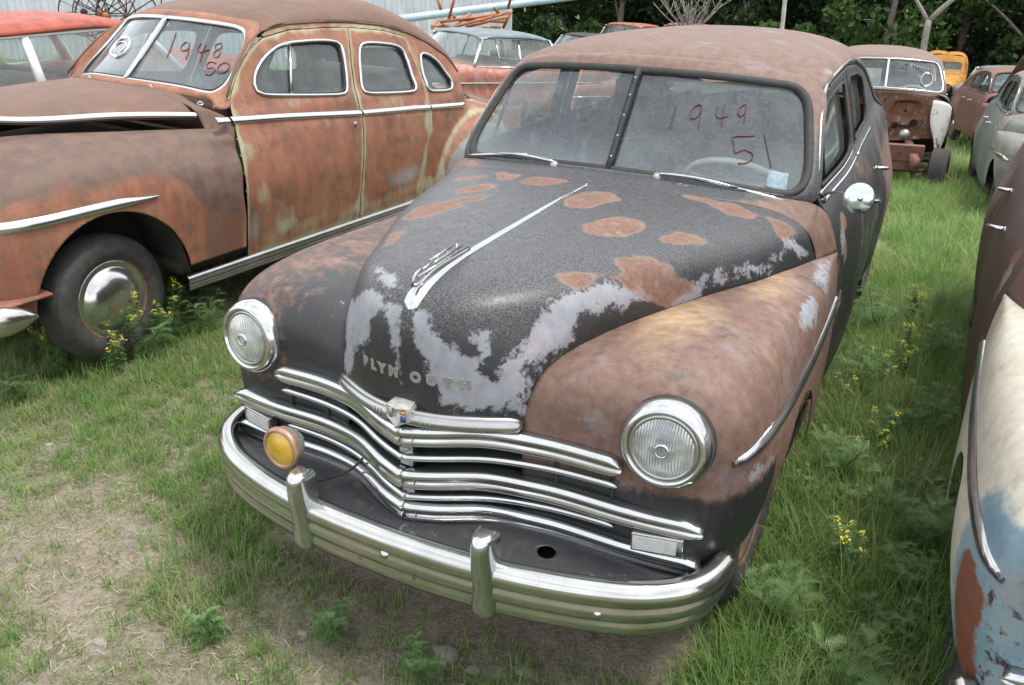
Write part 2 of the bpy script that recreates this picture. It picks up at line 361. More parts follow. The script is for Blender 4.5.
def wheel(parent, c, Rr=.35, w=.17, mats=None, cap='hub', flip=1, steer=0.0, tread=False):
    """tyre, rim and hub cap as parts; axle along x, outer face towards +x*flip"""
    mats = mats or (MAT['tyre'], MAT['rim'], MAT['dull'])
    m = Matrix.Translation(c) @ Matrix.Rotation(steer, 4, 'Z') @ axm((0,0,0), (flip,0,0))
    g = G(); h = w/2; Ri = Rr*.585
    prof = [(Ri,-h*.75),(Ri+.02,-h*.95),(Rr*.80,-h*1.05),(Rr*.93,-h*.92),(Rr*.985,-h*.68),(Rr,-h*.3),(Rr,h*.3),(Rr*.985,h*.68),(Rr*.955,h*.85),(Rr*.95,h*.93),(Rr*.93,h*.94),(Rr*.925,h*1.0),(Rr*.80,h*1.06),(Rr*.70,h*1.05),(Rr*.69,h*1.02),(Ri+.02,h*.97),(Ri,h*.75)]
    if tread:
        prof = prof[:4]+[(Rr*.985,-h*.8)]+[q for k in range(-3,4) for q in ((Rr, k*h*.2-.010),(Rr-.012,k*h*.2-.006),(Rr-.012,k*h*.2+.006),(Rr,k*h*.2+.010))]+[(Rr*.985,h*.8)]+prof[8:]
    g.lathe(prof, 56, m); t = g.make('tyre', mats[0], parent)
    g = G(); g.lathe([(Ri,-h*.8),(Ri-.015,-h*.5),(Ri-.03,0),(Ri-.02,h*.45),(Ri-.005,h*.6),(Ri+.008,h*.86),(Ri+.012,h*.9)], 40, m)
    g.lathe([(Ri-.02,h*.3),(Ri-.05,h*.15),(.10,h*.35),(.085,h*.5),(0.001,h*.5)], 40, m); g.make('rim', mats[1], parent)
    if cap:
        g = G(); rc = .128 if cap == 'hub' else Ri*.88
        g.lathe([(rc+.012,h*.42),(rc+.008,h*.62),(rc*.93,h*.66),(rc*.8,h*.60),(rc*.72,h*.78),(rc*.55,h*1.02),(rc*.3,h*1.12),(.001,h*1.14)], 40, m)
        g.make('hub_cap', mats[2], parent)
    return t

# ================================================================== the black sedan in the middle
car = thing('sedan', 'black and brown rusty sedan in the middle with chrome grille and one amber fog lamp', 'car')
sx = side_fn()
def hoodq(P): return P[:,0], P[:,1]+P[:,2]-1.15
HOOD_RUST = [[(0.005, 1.178), (0.022, 1.279), (0.108, 1.331), (0.17, 1.309), (0.175, 1.193), (0.127, 1.081), (0.058, 1.095)], [(0.191, 0.919), (0.196, 1.019), (0.261, 1.075), (0.343, 1.049), (0.358, 0.963), (0.281, 0.866), (0.222, 0.858)], [(0.402, 0.984), (0.433, 1.028), (0.499, 1.059), (0.537, 1.034), (0.515, 0.968), (0.465, 0.924), (0.424, 0.942)], [(0.372, 0.717), (0.41, 0.766), (0.453, 0.806), (0.496, 0.812), (0.515, 0.771), (0.533, 0.768), (0.56, 0.795), (0.549, 0.756), (0.495, 0.656), (0.484, 0.667), (0.448, 0.638), (0.416, 0.609), (0.375, 0.578), (0.386, 0.622), (0.414, 0.674), (0.393, 0.691)], [(0.29, 0.509), (0.301, 0.552), (0.335, 0.581), (0.367, 0.588), (0.366, 0.547), (0.337, 0.491), (0.307, 0.484)], [(0.354, 1.459), (0.61, 1.466), (0.624, 1.405), (0.572, 1.357), (0.504, 1.373), (0.457, 1.427), (0.378, 1.433)], [(0.657, 1.431), (0.696, 1.469), (0.745, 1.459), (0.752, 1.383), (0.714, 1.342), (0.686, 1.371)], [(-0.229, 1.326), (-0.209, 1.414), (-0.156, 1.429), (-0.063, 1.405), (-0.109, 1.344), (-0.181, 1.299)], [(-0.432, 0.779), (-0.43, 0.874), (-0.371, 0.991), (-0.256, 1.111), (-0.24, 1.043), (-0.291, 0.914), (-0.319, 0.769), (-0.371, 0.733)], [(-0.414, 1.126), (-0.401, 1.179), (-0.314, 1.239), (-0.299, 1.182), (-0.334, 1.116), (-0.383, 1.09)], [(-0.543, 1.296), (-0.511, 1.367), (-0.431, 1.38), (-0.408, 1.348), (-0.436, 1.291), (-0.511, 1.274)], [(-0.407, 1.431), (-0.318, 1.427), (-0.279, 1.367), (-0.335, 1.33), (-0.354, 1.379)], [(-0.353, 0.606), (-0.29, 0.593), (-0.265, 0.535), (-0.27, 0.457)]]
HOOD_PALE = [[(0.309, 0.247), (0.323, 0.347), (0.316, 0.398), (0.337, 0.465), (0.362, 0.487), (0.376, 0.523), (0.407, 0.583), (0.451, 0.628), (0.478, 0.662), (0.5, 0.675), (0.53, 0.725), (0.572, 0.831), (0.608, 0.93), (0.638, 1.022), (0.665, 1.076), (0.703, 1.126), (0.722, 1.241), (0.721, 1.332), (0.737, 1.388), (0.758, 1.383), (0.772, 1.392), (0.788, 1.395), (0.766, 1.335), (0.741, 1.335), (0.727, 1.211), (0.707, 1.099), (0.663, 1.031), (0.637, 0.968), (0.599, 0.872), (0.561, 0.781), (0.525, 0.708), (0.484, 0.631), (0.465, 0.623), (0.427, 0.55), (0.403, 0.491), (0.38, 0.428), (0.361, 0.422), (0.348, 0.383), (0.361, 0.356), (0.36, 0.306), (0.346, 0.249), (0.324, 0.183), (0.319, 0.177)], [(0.011, 0.171), (0.042, 0.156), (0.076, 0.115), (0.104, 0.094), (0.134, 0.077), (0.179, 0.077), (0.194, 0.085), (0.168, 0.106), (0.168, 0.144), (0.186, 0.171), (0.213, 0.184), (0.225, 0.142), (0.222, 0.077), (0.206, 0.027), (0.243, 0.021), (0.254, 0.092), (0.28, 0.166), (0.311, 0.245), (0.325, 0.349), (0.328, 0.43), (0.345, 0.481), (0.376, 0.401), (0.354, 0.298), (0.319, 0.184), (0.299, 0.109), (0.312, 0.061), (0.297, -0.061), (0.099, -0.132), (0.104, -0.061), (0.068, -0.051), (0.073, 0.007), (0.046, 0.033), (0.028, 0.051), (0.031, 0.088), (0.018, 0.108), (0.006, 0.144)], [(-0.281, -0.082), (-0.275, 0.075), (-0.306, 0.216), (-0.223, 0.178), (-0.178, 0.201), (-0.112, 0.189), (-0.054, 0.169), (-0.025, 0.159), (-0.008, -0.11), (-0.021, -0.069), (-0.028, -0.005), (-0.053, 0.023), (-0.077, 0.101), (-0.107, 0.122), (-0.133, 0.096), (-0.153, 0.003), (-0.182, 0.05), (-0.197, -0.02), (-0.228, -0.088)], [(-0.213, 0.308), (-0.214, 0.357), (-0.127, 0.298), (-0.05, 0.235), (-0.064, 0.228), (-0.129, 0.255)]]
STROKES = [[(0.186, 1.439), (0.187, 1.404), (0.188, 1.362)], [(0.27, 1.448), (0.253, 1.437), (0.249, 1.414), (0.259, 1.401), (0.273, 1.403), (0.282, 1.423), (0.281, 1.443), (0.269, 1.45)], [(0.281, 1.443), (0.288, 1.409), (0.292, 1.369)], [(0.342, 1.444), (0.34, 1.422), (0.353, 1.408), (0.384, 1.414)], [(0.361, 1.453), (0.366, 1.419), (0.374, 1.379)], [(0.434, 1.454), (0.418, 1.442), (0.419, 1.422), (0.434, 1.416), (0.441, 1.431), (0.438, 1.452)], [(0.438, 1.45), (0.444, 1.421), (0.449, 1.391)], [(0.497, 1.352), (0.458, 1.35), (0.425, 1.344), (0.436, 1.321), (0.451, 1.295), (0.473, 1.306), (0.495, 1.303), (0.512, 1.292), (0.511, 1.274), (0.49, 1.263), (0.469, 1.263)], [(0.529, 1.36), (0.555, 1.311), (0.586, 1.254)]]
STICKER = [(0.579, 1.247), (0.652, 1.236), (0.659, 1.18), (0.585, 1.193)]
def f_poly(polys, dom, k=7):
    for _ in range(2): polys = [[tuple(np.array(a)*(1-t)+np.array(b)*t) for a, b in zip(q, q[1:]+q[:1]) for t in (.25, .75)] for q in polys]
    def fn(P):
        X, Y = dom(P); r = np.full(len(P), -1.0)
        for q in polys: r = np.maximum(r, sdpoly(X, Y, q))
        return np.clip(.5+r*k, 0, 1)
    return fn
HP = hood_grid(n=(150, 121))
hood = mk('hood', *gridcut(HP), MAT['paint'], car, solid=.004, attrs={'rust': lambda V: np.clip(f_poly(HOOD_RUST, hoodq, 7)(V)+.75*(fbm(V, 15, 4)-.5), 0, 1), 'pale': lambda V: np.clip(f_poly(HOOD_PALE, hoodq, 9)(V)+.72*(fbm(V+3, 13, 5)-.5), 0, 1)})
# centre crease bead below the ornament
g = G(); cc = curve(HP[:22, 60], 20); g.tube(cc+np.array([0,-.0005,.0]), .004, 6); g.make('hood_seam', MAT['black'], car)

# fenders
FC = fender_ctrl(sx)
def fender_grid(nr=70, ns=130):
    P = tensor(FC, nr*2, ns)        # rows bottom -> seam
    return P
ARCH = (.93, .33, .355, .405)     # y, z, ry, rz
def arch_field(P, a=ARCH): return np.hypot((P[...,1]-a[0])/a[2], (P[...,2]-a[1])/a[3])-1
for sgn in (1, -1):
    P = fender_grid()
    F = arch_field(P)*.4; F = np.where(P[...,0] < .80, .3, F); F = np.minimum(F, np.where((P[...,0] > .6) & (P[...,1] < .62), P[...,2]-.43, .3))
    zl = .40+0*P[...,1]
    # lower outline: the front corner tucks up behind the bumper
    Q = P.copy(); Q[...,0] *= sgn
    def brown(V, sgn=sgn):
        r = fbm(V+9*sgn, 3.1, 3); b = .75+.5*(r-.5)
        low = ss(V[:,2], .86, .66)*ss(np.abs(V[:,0]), .55, .45+.35)        # dark paint under the headlights and low on the side
        dark = np.maximum(ss(V[:,2], .74, .62), 0)*(V[:,1] < .6)
        if sgn < 0:
            b = b*.74; dark = np.maximum(dark*.7, ss(V[:,0], -.66, -.34)*ss(V[:,1], .95, .25)*.45)  # left fender darker: shade away from the sun painted into its brown
        return np.clip(b-.75*dark, 0, 1)
    def pale(V, sgn=sgn):
        r = fbm(V, 9, 3)
        if sgn > 0:
            q = np.exp(-(((V[:,1]-.33)/.10)**2+((V[:,0]-.47)/.10)**2+((V[:,2]-.86)/.08)**2))*.56
            q = np.maximum(q, np.exp(-(((V[:,1]-.50)/.16)**2+((V[:,2]-.72)/.06)**2+((V[:,0]-.9)/.1)**2))*.62)
            q = np.maximum(q, np.exp(-(((V[:,1]-1.45)/.24)**2+((V[:,0]-.855)/.05)**2))*.66); q = np.maximum(q, np.exp(-(((V[:,1]-1.12)/.22)**2+((V[:,0]-.875)/.035)**2))*.62)
            q = np.maximum(q, np.exp(-(((V[:,1]-1.15)/.3)**2+((V[:,2]-.78)/.035)**2))*.55)
        else: q = np.exp(-(((V[:,1]-.36)/.12)**2+((V[:,0]+.40)/.06)**2))*.36
        return np.clip(q+(r-.5)*.55*(q > .1), 0, 1)
    def ochre(V, sgn=sgn):
        r = fbm(V+3, 5, 3)
        if sgn < 0: return np.clip(.05+(r-.6), 0, .3)
        q = np.exp(-(((V[:,1]-.66)/.30)**2+((V[:,0]-.58)/.16)**2))*.82
        q = np.maximum(q, np.exp(-(((V[:,1]-1.15)/.26)**2+((V[:,0]-.76)/.10)**2))*.85)
        return np.clip(q+(r-.5)*.6, 0, 1)
    def rust(V, sgn=sgn):
        r = fbm(V+17, 6, 4)
        if sgn < 0: return np.clip(.18+(r-.5), 0, .42)
        q = np.exp(-(((V[:,1]-.9)/.35)**2+((V[:,0]-.82)/.12)**2))*.42
        return np.clip(q+(r-.5)*.7, 0, .6)
    V, Fc = gridcut(Q, F)
    if sgn < 0: Fc = [f[::-1] for f in Fc]
    mk('front_fender', V, Fc, MAT['paint'], car, solid=.004, attrs={'brown': brown, 'pale': pale, 'ochre': ochre, 'rust': rust})
    # arch lip
    th = np.linspace(-.25, math.pi+.15, 40); yy = ARCH[0]-ARCH[2]*np.cos(th); zz = ARCH[1]+ARCH[3]*np.sin(th)
    pts = []
    for a, b in zip(yy, zz):
        m_ = (P[...,0] > .80); d = np.hypot(P[...,1]-a, P[...,2]-b)+np.where(m_, 0, 9); i = np.unravel_index(np.argmin(d), d.shape)
        if d[i] < .03: pts.append((sgn*(P[i][0]-.004), a, b))
    # inner wheel house, dark
    g = G(); th = np.linspace(0, math.pi, 16)
    rows = [[(sgn*x, .865-.47*math.cos(t), .33+.43*math.sin(t)*(1.0 if x > .6 else .97)) for t in th] for x in (.86, .52, .50)]
    rows[2] = [(sgn*.50, .865-.02*math.cos(t), .33) for t in th]
    g.grid(np.array(rows)); g.make('wheel_house', MAT['darkmetal'], car, solid=.003)

# side panels: body side, doors, cut from one surface
def yfront(z): return np.interp(z, [.2,.95,1.08,1.14,1.24,1.38,1.485,1.56], [1.78,1.78,1.765,1.755,1.805,1.935,2.045,2.12])
def zdrip(y): return np.interp(y, [1.70,1.76,1.83,1.95,2.05,2.13,2.3,2.6,2.9,3.2,3.5,3.7,3.9,4.1,4.3,4.5,5], [1.15,1.19,1.28,1.41,1.475,1.505,1.52,1.523,1.515,1.49,1.43,1.37,1.29,1.20,1.12,1.08,1.0])
Y, Z = np.meshgrid(np.arange(1.70, 4.96, .0125), np.arange(.27, 1.56, .0125), indexing='ij')
SP = np.stack([sx(Y, Z), Y, Z], -1)
shell = np.minimum(zdrip(Y)-Z, Y-yfront(Z))
rarch = (np.hypot((Y-3.93)/.40, (Z-.33)/.36)-1)*.4
shell = np.minimum(shell, rarch)
fd = np.minimum(rrect(Y, Z, 1.5, 2.70, .33, 1.46+.3, .05), np.minimum(Y-yfront(Z)-.006, zdrip(Y)-.018-Z))
rd = np.minimum(rrect(Y, Z, 2.712, 3.56, .33, 1.8, .06), np.minimum(zdrip(Y)-.018-Z, np.hypot((Y-3.93)/.52, (Z-.33)/.50)*.5-.5))
fw_ = np.minimum(rrect(Y, Z, 1.70, 2.60, 1.175, 1.80, .03), np.minimum((Y-yfront(Z)-.045)*.8, (zdrip(Y)-.055-Z)))
rw_ = np.minimum(rrect(Y, Z, 2.80, 3.42, 1.175, 1.80, .05), np.minimum((zdrip(Y)-.060-Z), 3.62-Y-(Z-1.0)*.6))
def side_pale(V):
    r = fbm(V*[1,1.6,1], 7, 4)
    q = np.exp(-(((V[:,1]-1.93)/.10)**2+((V[:,2]-.95)/.11)**2))*.7
    q = np.maximum(q, np.exp(-(((V[:,1]-1.9)/.18)**2+((V[:,2]-.72)/.25)**2))*.48); q = np.maximum(q, .36*ss(V[:,1], 1.8, 2.6)*ss(V[:,2], 1.15, .8)*(V[:,1] < 3.5))
    q = np.where(V[:,2] > 1.4, np.maximum(q, .5*np.exp(-((V[:,1]-2.15)/.12)**2)), q)
    return np.clip(q+(r-.5)*.5*(q > .05), 0, 1)
def side_brown(V): return np.clip(.25+.5*(fbm(V+4, 4, 3)-.35)+.5*ss(V[:,1], 3.5, 3.7)*ss(V[:,2], 1.05, .9), 0, 1)
def side_rust(V):
    q = np.exp(-(((V[:,1]-1.98)/.05)**2+((V[:,2]-1.02)/.035)**2))*.6
    q = np.maximum(q, np.exp(-(((V[:,1]-1.95)/.05)**2+((V[:,2]-.90)/.06)**2))*.55)
    return np.clip(q+(fbm(V, 14, 3)-.5)*.5*(q > .1)+.25*(fbm(V+1, 6, 3)), 0, 1)
SA = {'pale': side_pale, 'brown': side_brown, 'rust': side_rust}
def mside(P, s):
    return P*np.array([s,1,1])
def addside(name, s, F, mat, off=0.0, solid=.006, attrs=None, parent=None, base=SP):
    V, Fc = gridcut(base+np.array([off,0,0]), F); V = V*np.array([s,1,1])
    if s < 0: Fc = [f[::-1] for f in Fc]
    return mk(name, V, Fc, mat, parent, solid=solid, attrs=attrs)
def on_side(y, z, s=1, off=0.0, f=sx): return (s*(float(f(np.array([y]), np.array([z]))[0])+off), y, z)
def contour(field, Yg, Zg, c=(0,0), n=60):
    """ray-march the zero contour of a star-shaped field around c"""
    dy = Yg[1,0]-Yg[0,0]; dz = Zg[0,1]-Zg[0,0]; out = []
    def smp(y, z):
        a = (y-Yg[0,0])/dy; b = (z-Zg[0,0])/dz; i = int(np.clip(a,0,Yg.shape[0]-2)); j = int(np.clip(b,0,Yg.shape[1]-2)); a -= i; b -= j
        return field[i,j]*(1-a)*(1-b)+field[i+1,j]*a*(1-b)+field[i,j+1]*(1-a)*b+field[i+1,j+1]*a*b
    for k in range(n):
        t = 2*math.pi*k/n; lo, hi = 0, 1.5
        for _ in range(150):
            if smp(c[0]+math.cos(t)*(lo+.01), c[1]+math.sin(t)*(lo+.01)) < 0: break
            lo += .01
        hi = lo+.01
        for _ in range(12):
            md = (lo+hi)/2
            if smp(c[0]+math.cos(t)*md, c[1]+math.sin(t)*md) > 0: lo = md
            else: hi = md
        out.append((c[0]+math.cos(t)*lo, c[1]+math.sin(t)*lo))
    return out
for s in (1, -1):
    body = np.minimum(shell, -np.maximum(fd, rd)-.004)
    addside('body_side', s, body, MAT['paint'], attrs=SA, parent=car)
    d1 = addside('front_door', s, np.minimum(fd, -fw_), MAT['paint'], attrs=SA, parent=car)
    d2 = addside('rear_door', s, np.minimum(rd, -rw_), MAT['paint'], attrs=SA, parent=car)
    for fld, c, par in ((fw_, (2.2, 1.3), d1), (rw_, (3.1, 1.3), d2)):
        addside('window_glass', s, fld, MAT['glass'], off=-.022, solid=0, parent=par)
        ct = contour(fld, Y, Z, c, 72); pts = [on_side(a, b, s, .001) for a, b in ct]; pts.append(pts[0])
        G().tube(pts, .0085, 6, cap=False).make('window_seal', MAT['rubber'], par)
    g = G(); g.tube([on_side(1.975, 1.18, s, -.012), on_side(2.06, 1.45, s, -.012)], .008, 6); g.make('vent_bar', MAT['black'], d1)
    # black door frames around the glass
    for fld, full, nm, par in ((fw_, fd, 'window_frame', d1), (rw_, rd, 'window_frame', d2)):
        fr = np.minimum(np.minimum(full-.004, -fld-.003), np.minimum(Z-1.165, fld+.045))
        addside(nm, s, fr, MAT['rubber'], off=.003, solid=.004, parent=par)
    # belt moulding, pulled into two bright lines
    pts = [on_side(y, 1.135-.003*(y-1.8), s, .006) for y in np.linspace(1.80, 2.69, 16)]; G().tube(pts, .009, 6).make('belt_trim', MAT['chrome'], d1)
    pts = [on_side(y, 1.162-.003*(y-1.8), s, .004) for y in np.linspace(1.80, 2.69, 16)]; G().tube(pts, .007, 6).make('belt_trim', MAT['chrome'], d1)
    pts = [on_side(y, 1.132-.003*(y-1.8), s, .004) for y in np.linspace(2.72, 3.5, 16)]; G().tube(pts, .007, 6).make('belt_trim', MAT['chrome'], d2)
    # drip rail
    ys = list(np.linspace(1.79, 4.2, 50)); pts = [on_side(y, float(zdrip(y))+.004, s, .006) for y in ys]
    G().tube(pts, .008, 6).make('drip_rail', MAT['dull'], car)
    # handles
    for yy, par in ((2.60, d1), (3.30, d2)):
        x0 = on_side(yy, .955, s)[0]; g = G()
        hp = curve([(x0-.002*s, yy-.055, .965), (x0+.035*s, yy-.05, .965), (x0+.052*s, yy-.01, .958), (x0+.050*s, yy+.06, .945), (x0+.036*s, yy+.115, .935)], 14)
        g.tube(hp, [.013,.012,.012,.012,.012,.012,.012,.012,.012,.011,.011,.010,.009,.006], 8, flat=.8)
        g.lathe([(.022,0),(.020,.006),(.001,.008)], 16, axm((x0, yy-.055, .955), (s,0,0))); g.make('door_handle', MAT['chrome'], par)
    # rocker trim
    pts = [on_side(y, .30, s, -.01) for y in np.linspace(1.30, 3.45, 20)]; G().tube(pts, .012, 6).make('rocker_trim', MAT['rim'], car)
    # fender side moulding (on fender and door)
    tp = curve([(.838,.365,.800),(.873,.44,.806),(.893,.53,.808),(.918,.75,.806),(.921,1.0,.798),(.913,1.3,.787),(.897,1.6,.775),(.889,1.76,.770)], 40)
    FPg = fender_grid(); FPn = FPg[FPg[...,0] > .80]
    for i_ in range(40):
        dd = np.hypot(FPn[:,1]-tp[i_][1], FPn[:,2]-tp[i_][2]); jj = np.argsort(dd)[:3]; tp[i_][0] = FPn[jj,0].mean()+.001
    g = G(); wd = np.interp(np.arange(40), [0,1,3,6,30,39], [.008,.017,.024,.026,.017,.012])
    V = []; Fc = []
    for i, p in enumerate(tp):
        n_ = np.array([1.0,0,0]) if i > 8 else np.array([.8,-.6,0]) if i < 3 else np.array([.93,-.35,0])
        for a, b in ((-1,0),(-.7,.010),(0,.016),(.7,.010),(1,0)): V.append((p+n_*(b+.001)+np.array([0,0,a*wd[i]]))*np.array([s,1,1]))
    for i in range(39):
        for k in range(4): Fc.append((i*5+k,i*5+k+1,(i+1)*5+k+1,(i+1)*5+k))
    Fc.append((0,1,2,3,4)); mk('fender_trim', V, Fc, MAT['chrome'], car)

# mirror on the driver's door
g = G(); ax = Vector((.25,-.9,.18)); mc = Vector((.945,1.40,1.262)); 
g.tube(curve([(.775,1.80,1.15),(.79,1.74,1.175),(.86,1.58,1.228),(.94,1.425,1.258)], 12), .006, 8)
g.lathe([(.012,0),(.02,.01),(.012,.02)], 12, axm((.772,1.80,1.135), (0,-.5,.8))); mr = g.make('mirror_arm', MAT['chrome'], car)
g = G(); m_ = axm(mc, ax); g.lathe([(.001,.006),(.03,.004),(.046,-.002),(.050,-.010),(.050,-.018),(.044,-.024),(.001,-.026)], 36, m_); g.lathe([(.009,.004),(.009,.012),(.001,.016)], 12, m_)
g.make('side_mirror', MAT['mirror'], car)

# roof
OX = [(0,1.515,1.209),(.25,1.535,1.201),(.48,1.588,1.183),(.66,1.66,1.158),(.745,1.722,1.140),(.768,1.762,1.175),(.755,1.825,1.262),(.723,1.945,1.39),(.698,2.045,1.478),(.640,2.105,1.528),(.55,2.085,1.552),(.32,2.01,1.587),(0,1.972,1.600)]
T12 = np.linspace(0, 1, 90); kn = np.arange(13.0); Oc = spl(kn, np.array(OX), T12*12)
RS = []; _o = Oc[66:][::-1]
hdr = [(x, float(np.interp(x, _o[:,0], _o[:,1])), float(np.interp(x, _o[:,0], _o[:,2]))) for x in (0, .2, .38, .54, .625)]
def roofrow(y, zc):
    zd = float(zdrip(y)); xd = float(sx(np.array([y]), np.array([zd]))[0]); h = zc-zd
    return [(0,y,zc),(xd*.30,y,zc-.03*h),(xd*.56,y,zc-.13*h),(xd*.79,y,zc-.34*h),(xd*.925,y,zc-.62*h),(xd+.004,y,zd+.002)]
yd = 2.13; RS.append([(x, y-.05, z-.016) for x, y, z in hdr]+[(float(sx(np.array([yd]), np.array([float(zdrip(yd))]))[0])-.01, yd-.04, float(zdrip(yd))-.018)]); RS.append(hdr+[(float(sx(np.array([yd]), np.array([float(zdrip(yd))]))[0])+.004, yd, float(zdrip(yd))+.002)])
for y, zc in ((2.3,1.625),(2.55,1.629),(2.85,1.627),(3.15,1.616),(3.45,1.600),(3.7,1.55),(3.95,1.465),(4.15,1.365),(4.33,1.235),(4.42,1.15)): RS.append(roofrow(y, zc))
RP = tensor(np.array(RS), 110, 36); RP = mirgrid(RP)
rwf = np.where(RP[...,1] > 3.3, rrect(RP[...,0], RP[...,1], -.50, .50, 4.02, 4.40, .1), -.3)
def roof_brown(V): return np.clip(.95+.3*(fbm(V, 3)-.5), 0, 1)
roof = mk('roof', *gridcut(RP, -rwf), MAT['paint'], car, solid=.006, attrs={'brown': roof_brown, 'rust': lambda V: np.clip(.20+.9*(fbm(V*[1,.7,1], 3.0, 5)-.5)+.12*ss(V[:,2], 1.625, 1.56), 0, 1), 'pale': lambda V: np.clip(.6*np.exp(-(((V[:,0]-.66)/.05)**2+((V[:,1]-2.25)/.12)**2))+(fbm(V, 12)-.5)*.5*(V[:,0] > .5)*(V[:,1] < 2.5), 0, 1)})
rg = np.where(rwf > -.01, rwf+.01, -1); mk('rear_window', *gridcut(RP-np.array([0,0,.008]), rg), MAT['clear'], car)
# trunk and tail
TR = [[(0,4.40,1.16),(.25,4.40,1.155),(.45,4.39,1.13),(.60,4.36,1.10)],[(0,4.62,1.06),(.26,4.61,1.05),(.48,4.58,1.03),(.66,4.50,1.0)],[(0,4.80,.88),(.28,4.79,.87),(.52,4.74,.86),(.70,4.64,.85)],[(0,4.88,.62),(.3,4.87,.62),(.54,4.82,.62),(.715,4.72,.62)],[(0,4.86,.36),(.3,4.85,.36),(.54,4.80,.36),(.70,4.72,.36)]]
mk('trunk_lid', *gridcut(mirgrid(tensor(np.array(TR), 30, 20))), MAT['paint'], car, solid=.004, attrs={'brown': roof_brown})

# windshield
def wsy(x, z): return 1.565+.804*(z-1.215)+x*x*(.326+.54*(z-1.18))
WX = [(0,1.213),(.25,1.206),(.48,1.190),(.62,1.176),(.685,1.180),(.712,1.215),(.702,1.29),(.668,1.40),(.640,1.468),(.592,1.511),(.50,1.529),(.30,1.547),(0,1.557)]
OX = [(0,1.515,1.209),(.25,1.535,1.201),(.48,1.588,1.183),(.66,1.66,1.158),(.745,1.722,1.140),(.768,1.762,1.175),(.755,1.825,1.262),(.723,1.945,1.39),(.698,2.045,1.478),(.640,2.105,1.528),(.55,2.085,1.552),(.32,2.01,1.587),(0,1.972,1.600)]
W = np.array([(x, wsy(x, z), z) for x, z in WX]); O = np.array(OX)
T12 = np.linspace(0, 1, 90)
kn = np.arange(13.0)
Wc = spl(kn, W, T12*12); Oc = spl(kn, O, T12*12)
mid = (Wc+Oc)/2+np.stack([0*Wc[:,0], -.010-.004*ss(Wc[:,2], 1.48, 1.53), .009+.009*ss(Wc[:,2], 1.48, 1.53)], 1)
sur = np.stack([Wc, mid, Oc]); sur = spl([0,1,2], sur, np.linspace(0,2,9))
def sur_pale(V): return np.clip(.52*np.exp(-(((V[:,0]-.745)/.02)**2+((V[:,2]-1.33)/.10)**2))+(fbm(V, 22)-.5)*.4, 0, 1)
for s in (1, -1):
    V, Fc = gridcut(sur*np.array([s,1,1]))
    if s < 0: Fc = [f[::-1] for f in Fc]
    mk('windshield_surround', V, Fc, MAT['paint'], car, attrs={'brown': lambda V: np.clip(ss(V[:,2], 1.30, 1.5)+.15, 0, 1), 'pale': sur_pale, 'rust': lambda V: np.clip(.32*ss(V[:,2], 1.42, 1.52)+.35*ss(V[:,0], .70, .76)*ss(V[:,2], 1.25, 1.4)+.5*(fbm(V+5, 9)-.5), 0, 1)})
    gl = []
    loop = [tuple(p) for p in Wc*np.array([s,1,1])]+[(0, wsy(0, 1.557)+t*(wsy(0,1.213)-wsy(0,1.557)), 1.557+t*(1.213-1.557)) for t in np.linspace(.05, 1, 12)]
    X, Zg = np.meshgrid(np.arange(0, .74, .012), np.arange(1.15, 1.58, .012), indexing='ij')
    Pg = np.stack([X*s, wsy(X, Zg)+.012, Zg], -1); fld = sdpoly(X, Zg, [(p[0], p[2]) for p in Wc])
    fld = np.where(X <= .001, .005, fld); V, Fc = gridcut(Pg, np.where((X < .01) & (Zg > 1.213) & (Zg < 1.557), .01, fld))
    pane = mk('windshield_pane', V, Fc, MAT['glassm'] if s > 0 else MAT['glassl'], car)
    G().tube(loop+[loop[0]], .017, 8, cap=False, flat=.7, upv=(0,-1,.8)).make('windshield_seal', MAT['rubber'], car)
g = G(); g.tube([(0, wsy(0, z)-.008, z) for z in np.linspace(1.205, 1.565, 8)], .011, 8); g.make('windshield_divider', MAT['rubber'], car)
for z in (1.26,1.33,1.40,1.47,1.53): G().lathe([(.005,0),(.004,.003),(.001,.004)], 10, axm((0, wsy(0,z)-.019, z), (0,-1,.8))).make('screw', MAT['pot'], car)
g = G(); g.box((-.02, 1.90, 1.475), (.20,.015,.06), m=Matrix.Rotation(-.15, 3, 'X')); g.tube([(0,1.85,1.53),(-.01,1.89,1.49)], .006, 6); g.make('rear_view_mirror', MAT['rubber'], car, bevel=.01)

# cowl
CW = np.array([[(0,1.374,1.197),(.22,1.40,1.192),(.46,1.470,1.174),(.66,1.55,1.132),(.765,1.581,1.073),(.816,1.592,.963)],
      [(0,1.44,1.203),(.235,1.465,1.197),(.48,1.53,1.178),(.685,1.605,1.143),(.787,1.665,1.085),(.845,1.69,.957)],
      [(0,1.514,1.209),(.25,1.534,1.201),(.50,1.592,1.181),(.715,1.70,1.148),(.800,1.755,1.10),(.862,1.772,.948)]])
mk('cowl', *gridcut(mirgrid(tensor(CW, 14, 50))), MAT['paint'], car, solid=.004, attrs={'brown': lambda V: np.clip(.15+.55*ss(V[:,2], 1.19, 1.15)*(np.abs(V[:,0]) > .5)+.4*(fbm(V, 8)-.4), 0, 1),
   'rust': lambda V: np.clip(.6*(V[:,0] > .58)*(fbm(V+2, 9)-.1)*ss(V[:,2], 1.03, 1.12), 0, 1), 'pale': lambda V: np.clip(.45*np.exp(-((np.abs(V[:,0]-.3))/.09)**2)*ss(V[:,1], 1.47, 1.52)+.45*np.exp(-(((V[:,0]-.80)/.03)**2))+.5*(fbm(V, 11)-.5), 0, 1)})
